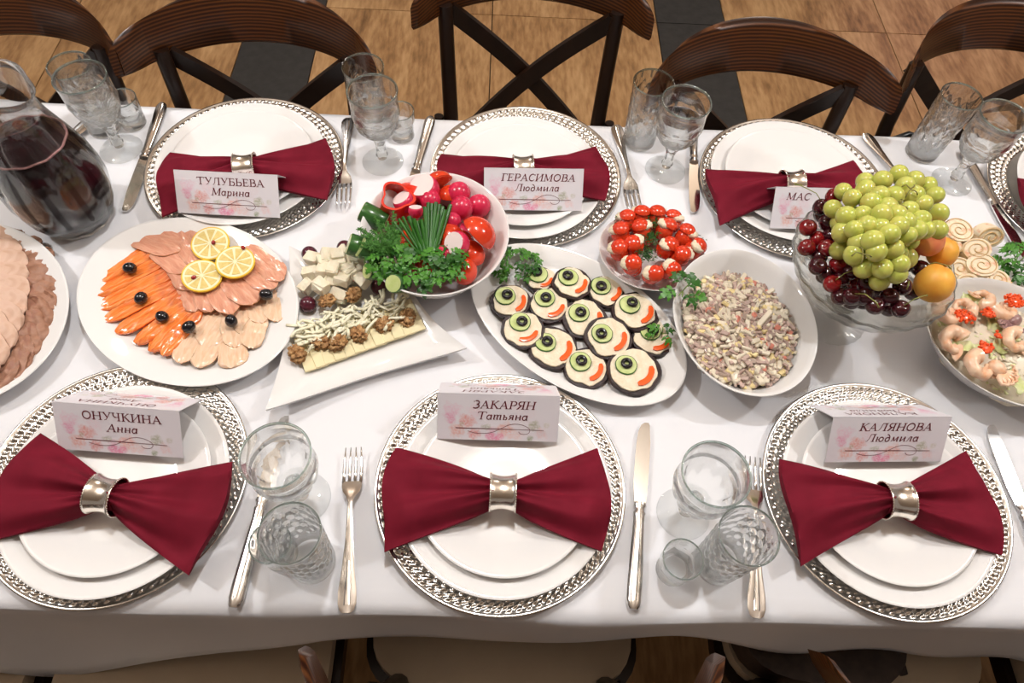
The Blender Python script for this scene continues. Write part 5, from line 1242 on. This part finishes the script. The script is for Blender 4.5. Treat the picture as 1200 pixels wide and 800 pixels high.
def wedge_mesh(half):
    V, F = blob(.0260, .0260, .0225, 30, 18); b_ = mesh('skin', [(x, y, max(z, 0 if half else -.002)) for x, y, z in V], F, M['redpepper'] if False else M['tomato'], ang=60)
    O = [(.0245 * cos(2 * pi * k / 28), .0245 * sin(2 * pi * k / 28)) for k in range(28)]; V, F = slab(O, -.0012, .0004); return b_, mesh('cut_face', V, F, M['tomcut'], ang=40)
TW = wedge_mesh(True)
for x, y, zz, rot, s_, l in ((748, 425, .074, tuple(Vector((.70, .42, .58)).to_track_quat('Z', 'Y').to_euler()), 1.15, 'big tomato half at the right of the bowl'), (572, 445, .064, (R(10), R(-20), 0), .95, 'tomato half behind the cut radish'), (672, 640, .060, (R(60), R(30), R(40)), .80, 'tomato wedge at the front right of the bowl'), (525, 135, .066, (R(-80), R(20), R(30)), .95, 'tomato half standing at the back of the bowl'), (700, 540, .052, (R(10), R(20), R(60)), .95, 'tomato half deep in the bowl under the big one'), (590, 200, .058, (R(-30), 0, 0), .8, 'tomato half between the radishes at the back')):
    P = vp(x, y, zz); t = thing('tomato_half', l, 'tomato', P, rot, 'tomato halves in the vegetable bowl'); t.scale = (s_,) * 3; link('skin', TW[0], t); link('cut_face', TW[1], t)
def pepper(label, x, y, zz, rot, s_):
    P = vp(x, y, zz); V = []; F = []; n = 40; H = .022
    for k in range(n):
        a = 2 * pi * k / n; rr = .024 * (1 + .14 * cos(3 * a) + .05 * cos(5 * a))
        for (f, z) in ((1, -H), (1.06, 0), (.97, H), (.83, H), (.88, 0), (.85, -H)): V.append((rr * f * cos(a), rr * f * sin(a), z))
    for k in range(n):
        for j in range(6): j2 = (j + 1) % 6; k2 = (k + 1) % n; F.append((k * 6 + j, k2 * 6 + j, k2 * 6 + j2, k * 6 + j2))
    o = piece('pepper_ring', mesh('pepper_ring', V, F, M['redpepper'], ang=60), P, rot, label, 'pepper', 'red pepper pieces in the bowl', s_)
pepper('red pepper piece, thick hollow ring at the left of the bowl', 270, 245, .066, (R(10), R(10), 0), 1.05)
pepper('red pepper piece behind the cut radish', 370, 190, .060, (R(70), R(10), 1.0), .8)
def cuc(label, x, y, zz, rot, L, r=.0165, grp='cucumber pieces in the bowl'):
    P = vp(x, y, zz); t = thing('cucumber_piece', label, 'cucumber', P, tuple(Vector(rot).to_track_quat('Z', 'Y').to_euler()), grp)
    pr = [(0, -L), (r * .93, -L), (r, -L + .001), (r * 1.02, 0), (r, L - .001), (r * .93, L), (0, L)]
    link('skin', mesh('skin', *lathe(pr, 28), M['cukeskin'], ang=50), t)
    for s in (-1, 1): V, F = slab([(r * .9 * cos(2 * pi * k / 24), r * .9 * sin(2 * pi * k / 24)) for k in range(24)], s * L - .0004, s * L + .0006); link('cut_face', mesh('cut_face', V, F, M['cuke'], ang=40), t)
cuc('dark cucumber piece at the back left rim', 140, 322, .066, (-.8, .25, .30), .020)
cuc('cucumber piece at the left rim above the cheese', 62, 500, .070, (-.8, .05, .35), .018)
cuc('striped cucumber piece beside the left rim piece', 128, 530, .076, (-.75, .1, .50), .018)
cuc('cucumber end lying at the front rim of the bowl', 285, 710, .072, (-.35, -.55, .75), .016, .0135)
cuc('small cucumber piece at the front left rim', 150, 640, .062, (-.6, -.3, .5), .014, .013)
# spring onions: bundle fanning to the back
tips = [(325, 362), (345, 318), (372, 330), (395, 345), (418, 335), (440, 262), (460, 240), (482, 245), (505, 235), (525, 250), (520, 305), (560, 280), (590, 250), (545, 262), (285, 330), (258, 350), (310, 320)]
Bp = (452, 520)
for i, (x, y) in enumerate(tips):
    A = vp(Bp[0] + (x - 430) * .35, Bp[1] + (6 if i % 2 else -6), .080); B = vp(x, y, .098 + .006 * (i % 3)); L = (B - A).length; d = (B - A).normalized()
    r = .0030 if i < 14 else .0022
    O = [(r, 0), (r, L)]; V, F = lathe([(0, 0), (r * .9, 0), (r, L * .5), (r * 1.05, L), (r * .75, L), (r * .6, L - .006), (0, L - .007)], 10)
    q = d.to_track_quat('Z', 'Y').to_euler(); srt = sorted(range(len(tips)), key=lambda k: tips[k][0]).index(i)
    piece('spring_onion', mesh('spring_onion', V, F, M['chive'], ang=60), A, q, f'cut green spring onion stalk, {ordi(srt)} from left of the fan', 'spring onion', 'spring onion stalks')
# dill bunch
random.seed(17); P0 = vp(250, 560, .080); t = thing('dill_bunch', 'feathery dill bunch hanging over the left rim of the vegetable bowl', 'dill', P0, 0)
mb = MB(); sb = MB()
for k in range(24):
    x = random.uniform(50, 330); y = random.uniform(290, 500); E_ = vp(x, y, .088 + random.uniform(-.006, .012)) - P0; S_ = Vector((random.uniform(-.004, .01), random.uniform(-.006, .004), 0)); C_ = (S_ + E_) * .5 + Vector((0, 0, .016))
    pts = [S_ * (1 - u) ** 2 + C_ * 2 * u * (1 - u) + E_ * u * u for u in [j / 14 for j in range(15)]]
    sb.add(*tube(pts, .0007, 4, False))
    for j in range(3, 15):
        p = pts[j]; tdir = (pts[j] - pts[j - 1]).normalized()
        for s in range(9):
            v = (tdir * .8 + Vector((random.gauss(0, 1), random.gauss(0, 1), random.gauss(0, .5)))).normalized() * random.uniform(.004, .011) * (1.15 - j / 20)
            mb.add(*tube([p, p + v * .6 + Vector((0, 0, .001)), p + v], [.0007, .0006, .0004], 3, False))
o = mb.build('frond', M['dill'], t); o['kind'] = 'stuff'; sb.build('stalk', M['chive'], t)
# parsley leaves over the front of the bowl
random.seed(40)
PG = [(235, 590, .088, (.030, .022), 20, .024, 'broad parsley sprig over the front left of the vegetable bowl', .5), (440, 640, .086, (.042, .026), 30, .026, 'broad parsley sprig over the front middle of the vegetable bowl', .45), (570, 600, .088, (.026, .026), 20, .024, 'parsley sprig beside the radish at the front of the vegetable bowl', .3)]
for i, (x, y, zz, sp, n, sz, l, dk) in enumerate(PG): P = vp(x, y, zz - .012); parsley(l, P, sp, n, sz, .020, 50 + i, dark=dk)
# filling vegetables low in the bowl so nothing hangs in the air
for i in range(8):
    a = i * pi / 4; r = .045; piece('radish', RDM[0], (VB.x + r * cos(a), VB.y + r * sin(a), TZ + .028 + .2 * r), (i, 0, 0), f'pink radish buried at the {side(i)} of the vegetable bowl', 'radish', 'radishes buried in the bowl', 1.1)
for i in range(4):
    a = i * pi / 2; r = .035; t = thing('tomato_half', f'tomato half buried at the {side(2 * i)} of the vegetable bowl', 'tomato', (VB.x + r * cos(a), VB.y + r * sin(a), TZ + .046), (0, 0, a), 'tomato halves buried in the bowl'); link('skin', TW[0], t); link('cut_face', TW[1], t)
